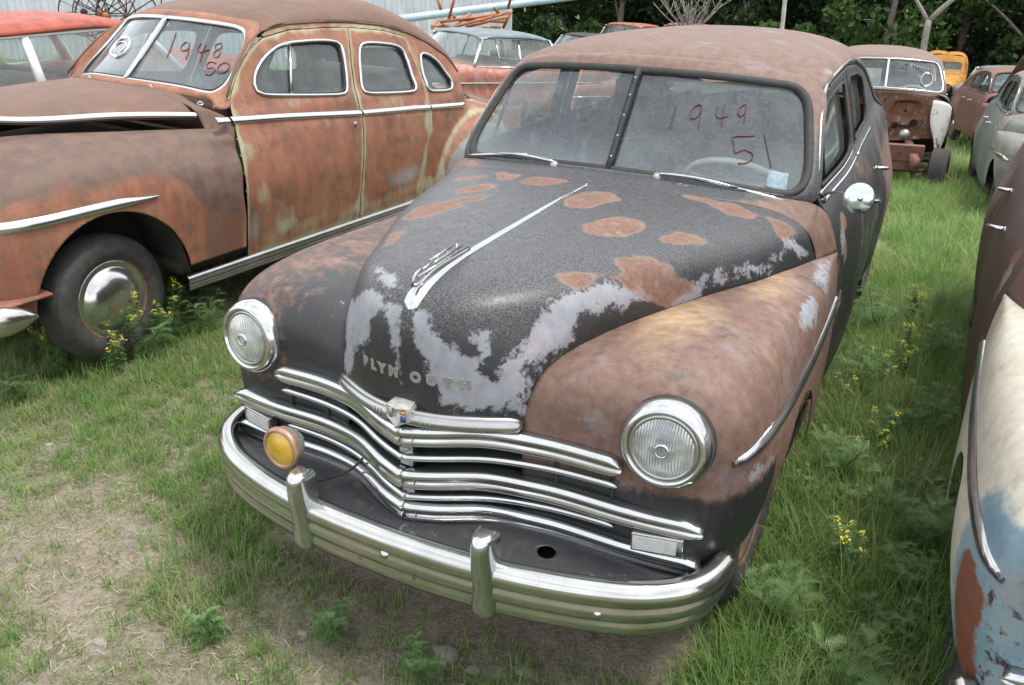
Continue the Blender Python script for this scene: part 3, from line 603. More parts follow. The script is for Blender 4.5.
# wipers
def wiper(piv, tip, blade0, blade1):
    g = G(); g.lathe([(.019,0),(.017,.012),(.010,.022),(.001,.024)], 16, axm(piv, (0,-.35,1))); g.make('wiper_pivot', MAT['pot'], car)
    g = G(); a = Vector(piv)+Vector((0,-.004,.022)); b = Vector(tip); mdp = (a*.5+b*.5)+Vector((0,-.012,.012))
    g.tube(curve([a, mdp, b], 10), [.0075,.008,.0085,.0085,.008,.0075,.006,.005,.004,.004], 8, flat=.6); ar = g.make('wiper_arm', MAT['chrome'], car)
    g = G(); g.tube(curve([blade0, (Vector(blade0)+Vector(blade1))/2+Vector((0,-.003,.002)), blade1], 8), [.003,.005,.0055,.0055,.0055,.0055,.005,.003], 6, flat=1.2); g.make('wiper_blade', MAT['chrome'], ar)
wiper((.205,1.545,1.205), (.50,1.600,1.196), (.34,1.578,1.215), (.672,1.640,1.158))
wiper((-.225,1.545,1.200), (-.542,1.622,1.205), (-.37,1.590,1.226), (-.700,1.655,1.172))

# lower lip moulding of the hood with the crest
lipc = curve([(0,.118,.838),(.05,.124,.838),(.10,.137,.836),(.20,.180,.832),(.27,.222,.827),(.305,.246,.824)], 26)
for s in (1, -1):
    g = G(); pr0 = np.array([(0,-.022),(.012,-.024),(.020,-.016),(.023,-.004),(.018,.008),(.012,.012),(.014,.017),(.008,.022),(-.004,.024),(-.012,.0)])
    def pr(i, s=s): k = np.interp(i, [0,22,24,25], [1,1,.85,.45]); q = pr0*k; return q*np.array([s,1]) 
    g.sweep([(s*x,y,z) for x,y,z in lipc], pr); g.make('hood_lip_moulding', MAT['dull'], car)
    for k in range(3):
        p = lipc[6+k] if False else lipc[int(5+k*1)]; 
        G().box((s*(p[0]), p[1]-.0225, p[2]-.004), (.0035,.005,.022)).make('moulding_slot', MAT['pot'], car)
g = G(); cr = [(-.038,.018),(.038,.018),(.040,-.018),(.0,-.036),(-.040,-.018)]
V = [(x, .082+abs(x)*.4, .852+z) for x, z in cr]+[(x*.95, .130+abs(x)*.3, .852+z) for x, z in cr]+[(0,.078,.880),(0,.080,.808)]
Fc = [(0,1,2,3,4),(0,5,6,1),(1,6,7,2),(2,7,8,3),(3,8,9,4),(4,9,5,0)]
g.add(V[:10], Fc); g.add([(-.038,.098,.8705),(0,.083,.8715),(.038,.098,.8705),(.032,.148,.878),(0,.140,.880),(-.032,.148,.878)], [(0,1,4,5),(1,2,3,4)]); g.make('hood_crest', simple('worn_crest_metal', (.42,.41,.39), .4, .35, .25, 60), car, smooth=False, solid=0)
crest_b = simple('faded_blue_enamel', (.03,.06,.22), .4); crest_g = simple('brass_enamel', (.45,.28,.06), .4, .4)
G().box((.022,.0885,.841), (.016,.004,.016)).make('crest_enamel', crest_b, car)
G().box((.020,.0885,.859), (.014,.004,.008)).make('crest_enamel', crest_g, car)
G().box((-.018,.0885,.855), (.010,.004,.030)).make('crest_relief', MAT['pot'], car)

# ornament: chrome spear, ship on its prow
def hz(y): return float(np.interp(y, HP[:,60,1], HP[:,60,2]))
g = G(); rows = []; cl_ = HP[:,60]; ar_ = np.concatenate([[0], np.cumsum(np.linalg.norm(np.diff(cl_, axis=0), axis=1))]); a0_ = float(np.interp(1.125, cl_[:40,2], ar_[:40]))
for q_ in np.concatenate([np.linspace(0, .30, 31), np.linspace(.33, 1.235, 30)]):
    c_ = np.array([0, np.interp(a0_+q_, ar_, cl_[:,1]), np.interp(a0_+q_, ar_, cl_[:,2])]); d_ = np.array([0, np.interp(a0_+q_+.02, ar_, cl_[:,1]), np.interp(a0_+q_+.02, ar_, cl_[:,2])])-np.array([0, np.interp(a0_+q_-.02, ar_, cl_[:,1]), np.interp(a0_+q_-.02, ar_, cl_[:,2])]); d_ /= np.linalg.norm(d_)
    nn = np.array([0, -d_[2], d_[1]]); wd_ = float(np.interp(q_, [0,.012,.05,.12,.20,.30,.6,1.2,1.235], [.012,.026,.031,.028,.020,.013,.012,.010,.004])); h = float(np.interp(q_, [0,.02,.10,.3,1.2,1.235], [.003,.009,.013,.012,.008,.003]))
    rows.append([c_+np.array([-wd_,0,0])-nn*.003, c_+np.array([-wd_*.85,0,0])+nn*h*.5, c_+np.array([-.002,0,0])+nn*h, c_+np.array([.002,0,0])+nn*h, c_+np.array([wd_*.85,0,0])+nn*h*.5, c_+np.array([wd_,0,0])-nn*.003])
g.grid(np.array(rows)); orn = g.make('hood_spear', MAT['chrome'], car)
g = G(); keel = curve([(0,.195,1.190),(0,.215,1.184),(0,.27,1.195),(0,.36,1.204),(0,.49,1.206)], 14)
g.tube(keel, .006, 8); 
g.tube(curve([(0,.195,1.190),(0,.200,1.208),(0,.240,1.222)], 6), .0045, 8)
for k, (a, b, z) in enumerate(((.235,.30,1.221),(.28,.40,1.236),(.25,.45,1.222),(.22,.48,1.209))):
    g.tube([(0,a,z-.003),(0,b,z+.004)], .0036, 6)
for y in (.26,.31,.36,.41): g.tube([(0,y,1.19),(0,y+.012,1.239 if y > .27 else 1.225)], .0028, 6)
g.make('ship_ornament', MAT['dull'], orn)

# grille
def bar_path(z0, z1, xe, ye, zm=.010, n=46, y0=.105):
    xs = np.array([0,.06,.12,.2,.3,.4,.5,.6,.7,.81]); yy = y0-.105+np.array([.105,.122,.147,.190,.232,.253,.263,.270,.281,.300])
    zf = np.interp(xs, [0,.10,.2,.3,.58,.81], [z0, z0+zm*.9, z0+zm*.8, z0+zm*.3+(z1-z0)*.3, z0+(z1-z0)*.8 if xe > .7 else z1, z1])
    c = spl(xs, np.stack([xs, yy, zf], 1), np.linspace(0, xe, n)); return c
TH = np.array([(-.03,-.030),(.004,-.030),(.014,-.024),(.017,-.012),(.010,-.004),(.010,.004),(.018,.010),(.020,.020),(.014,.029),(.002,.032),(-.03,.032)])
TN = np.array([(-.02,-.011),(.004,-.011),(.012,-.006),(.014,0),(.012,.006),(.004,.011),(-.02,.011)])
def gbar(name, z0, z1, xe, prof, taper, zm=.010, y0=.105, mat=None):
    o = None
    for s in (1, -1):
        c = bar_path(z0, z1, xe, 0, zm, 46, y0)*np.array([s,1,1]); n = len(c)
        def pr(i, s=s): 
            k = 1-np.clip((i-(n-1-taper))/taper, 0, 1)**2*.62; return prof*np.array([s, 1])*np.array([1, k]) if taper else prof*np.array([s,1])
        g = G(); g.sweep(c, pr); o = g.make(name, mat or MAT['chrome'], car)
gbar('grille_bar', .775, .757, .590, TH, 3); gbar('grille_bar', .634, .608, .815, TH, 4); gbar('grille_bar', .527, .490, .815, TH, 3, zm=.004)
gbar('thin_grille_bar', .704, .697, .580, TN, 2, y0=.112); gbar('thin_grille_bar', .572, .566, .575, TN, 2, y0=.115)
for z in (.775, .634, .527): G().box((.040, .1005, z+.004), (.0016,.003,.050), m=Matrix.Rotation(.25,3,'Z')).make('bar_joint', MAT['pot'], car)
for a, b in ((.668,.745),(.550,.606)): G().box((.0,.138,(a+b)/2), (.045,.03,b-a)).make('grille_support', MAT['dull'], car, bevel=.004)
for s in (1,-1):
    for x, yb in ((.40,.262),(.56,.278)): G().box((x*s, yb+.015, .655), (.012,.02,.20)).make('grille_upright', MAT['black'], car)
# dark sheet behind the bars
xs = np.linspace(-.60, .60, 40); rows = []
for z in (.83,.76,.68,.60,.52,.49): rows.append([(x, float(np.interp(abs(x), [0,.1,.2,.3,.45,.6], [.165,.195,.245,.29,.306,.31])), z) for x in xs])
mk('grille_backing', *gridcut(np.array(rows)), MAT['black'], car)
# parking lights
plm = simple('dull_lens', (.42,.43,.42), .35, 0, .15, 40, .3)
for s in (1, -1):
    m_ = Matrix.Rotation(.22*s, 3, 'Z'); l = G().box((.70*s,.279,.553), (.140,.035,.058), m=m_).make('parking_light', MAT['dull'], car, bevel=.004)
    G().box((.70*s-.003*s,.2605,.553), (.118,.006,.044), m=m_).make('lens', plm, l, bevel=.002)
# headlights
hl_gl = M('headlamp_glass'); wv = hl_gl.t.nodes.new('ShaderNodeTexWave'); wv.bands_direction = 'X'; wv.inputs['Scale'].default_value = 42; wv.inputs['Distortion'].default_value = .4; hl_gl.lk(hl_gl.co, wv.inputs[0])
vz = hl_gl.noise(9, 3); hl_gl.set(color=hl_gl.mix(hl_gl.rng(vz, .42, .62), (.78,.81,.81), (.42,.45,.46)), rough=.10, metal=.55, spec=.6); hl_gl.b.inputs['Coat Weight'].default_value = .8; hl_gl.bump(wv.outputs[1], .9, .006)
for s in (1, -1):
    ax = Vector((.08*s,-1,.10)); c = Vector((.695*s,.292,.853)); m_ = axm(c, ax)
    b_ = G().lathe([(.121,-.04),(.122,.0),(.121,.012),(.116,.026),(.107,.037),(.099,.042),(.095,.040),(.092,.030),(.089,.028)], 56, m_).make('headlight_bezel', MAT['chrome'], car)
    G().lathe([(.121,-.035),(.1245,-.028),(.1245,-.012),(.121,-.006)], 48, m_).make('bezel_gasket', MAT['rubber'], b_)
    G().lathe([(.094,.030),(.090,.036),(.083,.037),(.079,.034)], 48, m_).make('retaining_ring', MAT['dull'], b_)
    lens = G().lathe([(.086,.030),(.078,.037),(.06,.044),(.035,.050),(.018,.052),(.001,.0525)], 48, m_).make('headlight_lens', hl_gl.m, b_)
    G().lathe([(.020,.050),(.019,.055),(.015,.056),(.014,.054)], 24, m_).make('lens_boss', MAT['mirror'], lens)

# bumper
bx = np.array([0,.15,.31,.5,.62,.7,.78,.83,.86,.878,.886]); by = np.array([.0,.004,.017,.052,.086,.118,.168,.215,.262,.315,.375])
def bpath(s, n=60, lo=0): 
    d = np.concatenate([[0], np.cumsum(np.hypot(np.diff(bx), np.diff(by)))]); t = np.linspace(0, d[-1], n); c = spl(d, np.stack([bx, by, 0*bx], 1), t); c[:,2] = .44; return c*np.array([s,1,1])
BP = np.array([(-.055,.058),(-.030,.074),(-.008,.072),(.006,.058),(.013,.040),(.012,.024),(.004,.013),(.004,.006),(.009,-.002),(.010,-.018),(.008,-.030),(.001,-.037),(.001,-.044),(.005,-.052),(.005,-.068),(.0,-.082),(-.015,-.094),(-.040,-.098),(-.040,-.092),(-.006,-.06),(-.012,.0),(-.005,.05),(-.03,.066)])
full = np.concatenate([bpath(-1)[::-1][:-1], bpath(1)])
n = len(full)
def bprof(i):
    k = min(i, n-1-i); a = np.interp(k, [0,1,3,7,12,18], [.10,.25,.5,.78,.93,1]); q = BP.copy(); q[:,1] = .035*(1-a)+q[:,1]*np.where(q[:,1] > 0, .55+.45*a, a)
    return q
bump = G().sweep(full, bprof).make('front_bumper', MAT['chrome2'], car)
for x in (-.80, 0.0, .62): 
    i = np.argmin(np.abs(full[:,0]-x)); G().lathe([(.015,0),(.013,.005),(.006,.009),(.001,.010)], 18, axm((full[i][0], full[i][1]-.004, .444 if x == 0 else .425), (x*.4,-1,.1))).make('bumper_bolt', MAT['chrome'], bump)
for x in (-.085, .10): G().lathe([(.007,0),(.001,.0015)], 12, axm((x, -.008, .402), (0,-1,0))).make('bolt_hole', MAT['rim'], bump)
for x in (-.31, .31):
    rows = []; y0 = .020
    for z, wd_, dp in ((.335,.020,.014),(.345,.032,.030),(.372,.038,.044),(.405,.036,.043),(.435,.032,.042),(.47,.031,.046),(.51,.033,.051),(.55,.033,.053),(.590,.032,.052),(.608,.028,.044),(.614,.018,.028)):
        sh = [(-1,-.55),(-.99,.15),(-.80,.62),(-.45,.90),(0,1.0),(.45,.90),(.80,.62),(.99,.15),(1,-.55)]
        tp = .0
        rows.append([(x+a*wd_, y0+.006+tp-b*dp, z) for a, b in sh])
    P = tensor(np.array(rows), 26, 17); g = G().grid(P); top = P[-1]; bot = P[0]
    g.add(list(top), [tuple(range(17))]); g.add(list(bot), [tuple(range(17))[::-1]]); gd = g.make('bumper_guard', MAT['chrome'], bump)

# splash apron between grille and bumper, with a lamp hole
gx = np.linspace(-.86, .86, 121); rows = []
for t in np.linspace(0, 1, 26):
    row = []
    for x in gx:
        a = abs(x); ya = np.interp(a, [0,.1,.2,.3,.4,.5,.7,.81,.86], [.112,.145,.198,.245,.265,.275,.292,.315,.35]); yb = np.interp(a, bx, by)+.028
        za = np.interp(a, [0,.25,.58,.86], [.50,.507,.475,.44]); row.append((x, ya*(1-t)+yb*t, za+(.478-za)*t+.012*math.sin(math.pi*t)))
    rows.append(row)
AP = np.array(rows); hole = np.minimum(np.hypot(AP[...,0]-.425, (AP[...,1]-.165)*1.0)-.026, .05); hole2 = np.hypot(AP[...,0]+.425, AP[...,1]-.165)-.02
apron = mk('splash_apron', *gridcut(AP, np.minimum(hole, hole2)), MAT['paint'], car, solid=.003, attrs={'brown': lambda V: np.clip(.26+.5*(fbm(V, 6)-.5)-.2*ss(V[:,0], -.2, .2), 0, 1), 'pale': lambda V: np.clip(.33*(V[:,0] > 0)+.6*(fbm(V+7, 7)-.5), 0, 1)})
G().tube([(x, np.interp(abs(x), bx, by)+.052, .483) for x in np.linspace(-.80,.80,60)], .003, 5).make('apron_bead', MAT['rim'], apron)
mk('apron_floor', *gridcut(AP-np.array([0,0,.06])), MAT['darkmetal'], car)
# fog lamp
fc = Vector((-.405,.060,.642)); fax = Vector((-.02,-1,.08)); m_ = axm(fc, fax)
amber = M('amber_lens'); wv = amber.t.nodes.new('ShaderNodeTexWave'); wv.inputs['Scale'].default_value = 55; amber.lk(amber.co, wv.inputs[0])
amber.set(color=amber.mix(amber.rng(amber.noise(20, 3), .35, .65), (.42,.25,.015), (.55,.36,.05)), rough=.2, spec=.6); amber.b.inputs['Coat Weight'].default_value = .6; amber.bump(wv.outputs[1], .4, .003)
copper = simple('tarnished_copper', (.36,.22,.15), .45, .55, .3, 30)
fog = G().lathe([(.02,-.075),(.045,-.05),(.059,-.028),(.063,-.005)], 40, m_).make('fog_lamp', MAT['pot'], car)
G().lathe([(.063,-.012),(.066,-.006),(.067,.004),(.064,.010),(.058,.014),(.054,.012),(.052,.008)], 44, m_).make('lamp_rim', copper, fog)
G().lathe([(.054,.008),(.042,.014),(.02,.020),(.001,.021)], 36, m_).make('lamp_lens', amber.m, fog)
g = G(); g.tube(curve([(-.415,.10,.56),(-.40,.105,.52),(-.355,.10,.50),(-.335,.075,.505)], 10), .011, 8); g.tube([(-.36,.095,.488),(-.36,.095,.525)], .019, 10); g.make('lamp_bracket', MAT['rim'], fog)
G().tube(curve([(-.36,.10,.505),(-.30,.13,.525),(-.24,.16,.555),(-.20,.18,.60)], 12), .004, 6).make('lamp_wire', MAT['rubber'], fog)
# name letters on the nose
def letters(txt, spots, size, depth, mat, parent, y0f, up=(0,0,1)):
    for ch, (x, z) in zip(txt, spots):
        cu = bpy.data.curves.new('letter', 'FONT'); cu.body = ch; cu.size = size; cu.extrude = depth; cu.offset = .0030; cu.align_x = 'CENTER'; cu.align_y = 'CENTER'; cu.bevel_depth = .0006
        tmp = bpy.data.objects.new('tmp', cu); COL.objects.link(tmp); dg = bpy.context.evaluated_depsgraph_get(); dg.update()
        me = bpy.data.meshes.new_from_object(tmp.evaluated_get(dg)); bpy.data.objects.remove(tmp); bpy.data.curves.remove(cu)
        e = .01; nx = -(y0f(x+e, z)-y0f(x-e, z))/(2*e); nz = -(y0f(x, z+e)-y0f(x, z-e))/(2*e); nrm = Vector((nx*-1, -1, 0)); nrm = Vector((-(-nx), -1, 0))
        nrm = Vector((-nx*-1, -1, nz*-0)); nrm = Vector(((y0f(x+e, z)-y0f(x-e, z))/(2*e), -1, 0)).normalized()
        u_ = Vector((0,0,1)); xa = u_.cross(nrm).normalized(); rot = Matrix((xa, u_, nrm)).transposed().to_4x4()
        o = bpy.data.objects.new('letter', me); me.transform(Matrix.Translation(Vector((x, y0f(x, z)-.001, z))) @ rot); COL.objects.link(o); o.parent = parent; me.materials.clear(); me.materials.append(mat)
hn = HP[:45].reshape(-1, 3)
def hood_y(x, z):
    d = ((hn[:,0]-x)**2+(hn[:,2]-z)**2); i = np.argsort(d)[:6]; w_ = 1/(d[i]+1e-5); return float((hn[i,1]*w_).sum()/w_.sum())
letters('PLYMOUTH', [(-.146,.946),(-.112,.947),(-.079,.948),(-.038,.949),(.034,.949),(.081,.949),(.127,.947),(.170,.945)], .038, .0035, MAT['pot'], car, hood_y)

# inside: floor, seats, dash, wheel
g = G(); g.box((0,2.9,.36), (1.60,3.2,.06)); g.box((0,1.75,.62), (1.5,.05,.66)); g.make('underbody_block', MAT['darkmetal'], car)  # dark floor boxes, added to block light under the car
g = G(); g.box((0,.95,.55), (.98,1.15,.55)); g.box((0,.32,.55),(.55,.06,.5)); g.make('engine_bay_blocker', MAT['darkmetal'], car)  # closing boxes, added so the wheel arches stay dark
G().box((0,1.86,1.06), (1.42,.22,.16)).make('dashboard', simple('dash_paint', (.13,.10,.085), .5), car, bevel=.04)
for y in (2.62, 3.55):
    st = G().box((0,y-.25,.62), (1.3,.5,.22)).make('seat', MAT['seat'], car, bevel=.05)
    G().box((0,y+.02,.90), (1.3,.16,.52), m=Matrix.Rotation(-.2, 3, 'X')).make('seat_back', MAT['seat'], car, bevel=.06)
sw = axm((.37,2.10,1.085), (0,.62,.78)); g = G(); pts = [sw @ Vector((.205*math.cos(t), .205*math.sin(t), 0)) for t in np.linspace(0, 2*math.pi, 49)]
g.tube(pts, .013, 8, cap=False); 
for t in (.3, 2.84, -1.57): g.tube([sw @ Vector((.20*math.cos(t), .20*math.sin(t), 0)), sw @ Vector((0,0,-.03))], .008, 6)
g.lathe([(.05,-.03),(.04,.0),(.001,.005)], 20, sw); g.tube([(.37,2.08,1.06),(.37,1.75,.80)], .02, 8); g.make('steering_wheel', MAT['ivory'], car)
# torn headliner cloth, its pale band standing in for daylight through the rear window
hx = np.linspace(-.10, .47, 70); rs_ = np.random.RandomState(3); hz_ = 1.405+.035*(hx+.1)/.57
lo = [.052*(.35+.9*vnoise(np.array([[x*14+3, 1.3, 0]]), 1)[0]) for x in hx]
mk('window_light_cloth', *gridcut(np.array([[(x, 2.60+.01*math.sin(x*40), z+.006) for x, z in zip(hx, hz_)], [(x, 2.62, z-.5*l) for x, z, l in zip(hx, hz_, lo)], [(x, 2.60, z-l) for x, z, l in zip(hx, hz_, lo)]])), MAT['seat2'], car)
mk('headliner', *gridcut(RP[8:80]-np.array([0,0,.03])), MAT['seat'], car)
# wheels
for s in (1, -1):
    e = bpy.data.objects.new('front_wheel', None); COL.objects.link(e); e.parent = car; wheel(e, (.765*s,.905,.335), .345, .165, flip=s, cap='hub', mats=(MAT['tyre'], MAT['rim'], MAT['rim']))
    e = bpy.data.objects.new('rear_wheel', None); COL.objects.link(e); e.parent = car; wheel(e, (.735*s,3.93,.335), .345, .165, flip=s, cap='hub')
g_ = 0
for st in STROKES:
    p = curve(st if len(st) > 2 else [st[0], tuple((a+b)/2 for a, b in zip(*st)), st[1]], 22)
    G().tube([(x, wsy(abs(x), z)+.0075, z) for x, z in p], .0036, 5, flat=.35, upv=(1,0,0)).make('painted_stroke', MAT['marker'], car)
sq = np.array(STICKER); uu = np.linspace(0, 1, 8); gq = np.array([[(sq[0]*(1-a)+sq[1]*a)*(1-b)+(sq[3]*(1-a)+sq[2]*a)*b for a in uu] for b in uu])
stm = M('faded_blue_sticker'); stm.set(color=stm.mix(stm.rng(stm.noise(45, 4), .40, .6), (.12,.21,.26), (.24,.28,.28)), rough=.7)
mk('sticker', *gridcut(np.stack([gq[...,0], wsy(gq[...,0], gq[...,1])+.008, gq[...,1]], -1)), stm.m, car, solid=.001)

# ================================================================== the long orange sedan on the left
# local frame like the black car's (x to its left side, y rearward), turned -6.3 degrees
THD = -0.1107
D = thing('sedan', 'long rust-orange four-door sedan on the left with its front wheel among weeds', 'car', (-3.402, .316, 0), THD)
MAT['dodge'] = None
def rusty(name, c0, c1, c2, edge=(.27,.25,.15), rough=.6, streak=1.0):
    """bare rusted sheet: rust hues, vertical runs, yellow-green remains of paint where field 'edge' is high, dark where 'dark' is"""
    m = M(name); n1 = m.noise(2.6, 6, .62); n2 = m.noise(11, 6, .66); n4 = m.noise(80, 4, .7)
    vs = m.noise(1, 5, .65, m.mapv((16, 16, 2.2)))
    c = m.mix(m.rng(n1, .36, .64), c0, c1); c = m.mix(m.rng(n2, .45, .72, 0, .75), c, c2)
    c = m.mix(m.rng(vs, .48, .72, 0, .40*streak), c, tuple(x*1.4 for x in c1)); c = m.mix(m.rng(vs, .30, .45, .30*streak, 0), c, tuple(x*.55 for x in c0))
    c = m.mix(m.rng(n4, .55, .72, 0, .6), c, tuple(x*.40 for x in c0)); n5 = m.noise(5.5, 7, .72); c = m.mix(m.rng(n5, .50, .66, 0, .65), c, tuple(x*.55 for x in c2)); c = m.mix(m.rng(n5, .30, .42, .45, 0), c, tuple(min(1, x*1.35) for x in c1))
    e = m.rng(m.math('ADD', m.attr('edge'), m.math('ADD', m.math('MULTIPLY', m.math('SUBTRACT', vs, .5), .7), m.math('MULTIPLY', m.math('SUBTRACT', n2, .5), .5))), .42, .85)
    c = m.mix(e, c, m.mix(m.rng(n2, .4, .6), edge, (.30,.29,.20)))
    g_ = m.rng(m.math('ADD', m.attr('grey'), m.math('MULTIPLY', m.math('SUBTRACT', n2, .5), .6)), .40, .80)
    c = m.mix(g_, c, m.mix(m.rng(n1, .4, .6), (.13,.15,.15), (.22,.23,.22)))
    d = m.rng(m.math('ADD', m.attr('dark'), m.math('ADD', m.math('MULTIPLY', m.math('SUBTRACT', n1, .5), .5), m.math('MULTIPLY', m.math('SUBTRACT', n2, .5), .3))), .35, .75)
    c = m.mix(d, c, m.mix(m.rng(n2, .4, .62), (.085,.052,.042), (.13,.082,.062)))
    m.set(color=c, rough=m.rng(n2, .3, .7, rough-.08, rough+.15), spec=.4); m.bump(m.math('ADD', m.math('MULTIPLY', n4, .4), n2), .25, .003); return m.m
MAT['orange'] = rusty('orange_rust_paint', (.20,.078,.046), (.245,.115,.068), (.165,.090,.062))
MAT['brownr'] = rusty('brown_rust_paint', (.125,.060,.043), (.115,.074,.052), (.15,.095,.065), streak=.4)
MAT['wchrome'] = chrome('bright_trim', (.55,.57,.58), 0, .15, .1)
XD = np.array([.84,.875,.892,.900,.902,.895,.885,.868,.845,.825,.800,.775,.735,.695,.655,.62])
def sxd(y, z):
    y = np.asarray(y, float); z = np.asarray(z, float)
    x = spl(ZS, XD, np.clip(z, ZS[0], ZS[-1]).ravel()).reshape(z.shape)
    k = ss(y, 3.0, 5.1); x = x*(1-.16*k-.35*ss(y, 4.4, 5.3)**2)-.05*ss(z, 1.0, 1.5)*k
    x = x+.035*np.exp(-((z-.72)/.20)**2)*(1-ss(y, 1.7, 2.9))
    x = x-.60*ss(y, 3.80, 4.62)*ss(z, .80, .94)
    g_ = ss(1.0-np.hypot((y-4.0)/.56, (z-.38)/.50), 0, .30)
    return x+.13*g_
# side upper edge (roof gutter) and front line of the doors
def dfront(z): return np.interp(z, [.2,.70,1.0,1.14,1.23,1.32,1.40,1.48,1.54,1.60], [1.70,1.705,1.745,1.775,1.80,1.88,1.97,2.10,2.24,2.4])
def ddrip(y): return np.interp(y, [1.70,1.78,1.83,1.93,2.05,2.18,2.4,2.65,2.9,3.2,3.45,3.65,3.8,3.92,4.1,4.4,5.2], [1.15,1.22,1.28,1.385,1.475,1.535,1.562,1.558,1.543,1.505,1.44,1.355,1.265,1.165,.97,.82,.72])
Yd, Zd = np.meshgrid(np.arange(1.60, 5.18, .0125), np.arange(.28, 1.60, .0125), indexing='ij')
DP = np.stack([sxd(Yd, Zd), Yd, Zd], -1)
dshell = np.minimum(ddrip(Yd)-Zd, Yd-dfront(Zd)); dshell = np.minimum(dshell, (np.hypot((Yd-3.95)/.40, (Zd-.30)/.34)-1)*.4)
def chk(q, n=2):
    q = [tuple(p) for p in q]
    for _ in range(n): q = [tuple(np.array(a)*(1-t)+np.array(b)*t) for a, b in zip(q, q[1:]+q[:1]) for t in (.22, .78)]
    return q
s12 = np.interp(Zd, [.30,.484,.78,1.0,1.1,1.29,1.478,1.6], [2.63,2.644,2.70,2.74,2.745,2.80,2.875,2.92])     # slanted gap between the doors
sre = np.interp(Zd, [.30,.44,.578,.795,1.01,1.18,1.375,1.5], [3.24,3.265,3.30,3.38,3.425,3.45,3.42,3.36])
top_ = ddrip(Yd)-.035-Zd; bot_ = Zd-.355
dfd = np.minimum(np.minimum(s12-.005-Yd, bot_), np.minimum(Yd-dfront(Zd)-.008, top_))
drd = np.minimum(np.minimum(Yd-s12-.005, bot_), np.minimum(sre-Yd, top_))
dfw = sdpoly(Yd, Zd, chk([(1.99,1.235),(2.02,1.32),(2.135,1.405),(2.298,1.465),(2.60,1.460),(2.755,1.440),(2.775,1.39),(2.70,1.16),(2.645,1.140),(2.40,1.165),(2.035,1.210)]))
drw = sdpoly(Yd, Zd, chk([(2.915,1.40),(3.005,1.418),(3.275,1.380),(3.345,1.335),(3.340,1.105),(3.31,1.078),(2.84,1.122),(2.815,1.145)]))
dqw = sdpoly(Yd, Zd, chk([(3.495,1.300),(3.58,1.300),(3.69,1.235),(3.765,1.10),(3.755,1.045),(3.68,1.040),(3.47,1.062),(3.450,1.10)]))
def edge_of(*flds):
    def fn(V):
        i = np.clip(((V[:,1]-Yd[0,0])/.0125).round().astype(int), 0, Yd.shape[0]-1); j = np.clip(((V[:,2]-Zd[0,0])/.0125).round().astype(int), 0, Yd.shape[1]-1)
        r = np.zeros(len(V))
        for f, k, w_ in flds: r = np.maximum(r, np.exp(-np.abs(f[i, j])/w_)*k)
        return r
    return fn
DE = edge_of((dfd, .85, .028), (drd, .85, .03), (dshell, .7, .04))
DA = {'edge': lambda V: np.clip(.55*ss(fbm(V+11, 3.2, 4), .52, .70)+.85*np.exp(-((np.hypot((V[:,1]-4.0)/.54, (V[:,2]-.38)/.48)-.98)/.05)**2)+DE(V)*(.45+1.2*fbm(V+3, 7))+.62*np.exp(-((V[:,2]-.44)/.07)**2)*(V[:,1] > 1.8)*fbm(V, 5)*1.6, 0, 1),  # arc round the rear fender bulge is a painted edge highlight
      'grey': lambda V: np.clip(.0+.8*np.exp(-(((V[:,1]-1.76)/.05)**2+((V[:,2]-.52)/.12)**2))+.75*np.exp(-(((V[:,1]-3.1)/.25)**2+((V[:,2]-.55)/.1)**2))+.9*(V[:,1] > 3.4)*(V[:,2] < .80)*(np.hypot((V[:,1]-4.0)/.50, (V[:,2]-.40)/.37) < 1), 0, 1),
      'dark': lambda V: np.clip(.25*ss(V[:,2], 1.0, 1.2), 0, 1)}
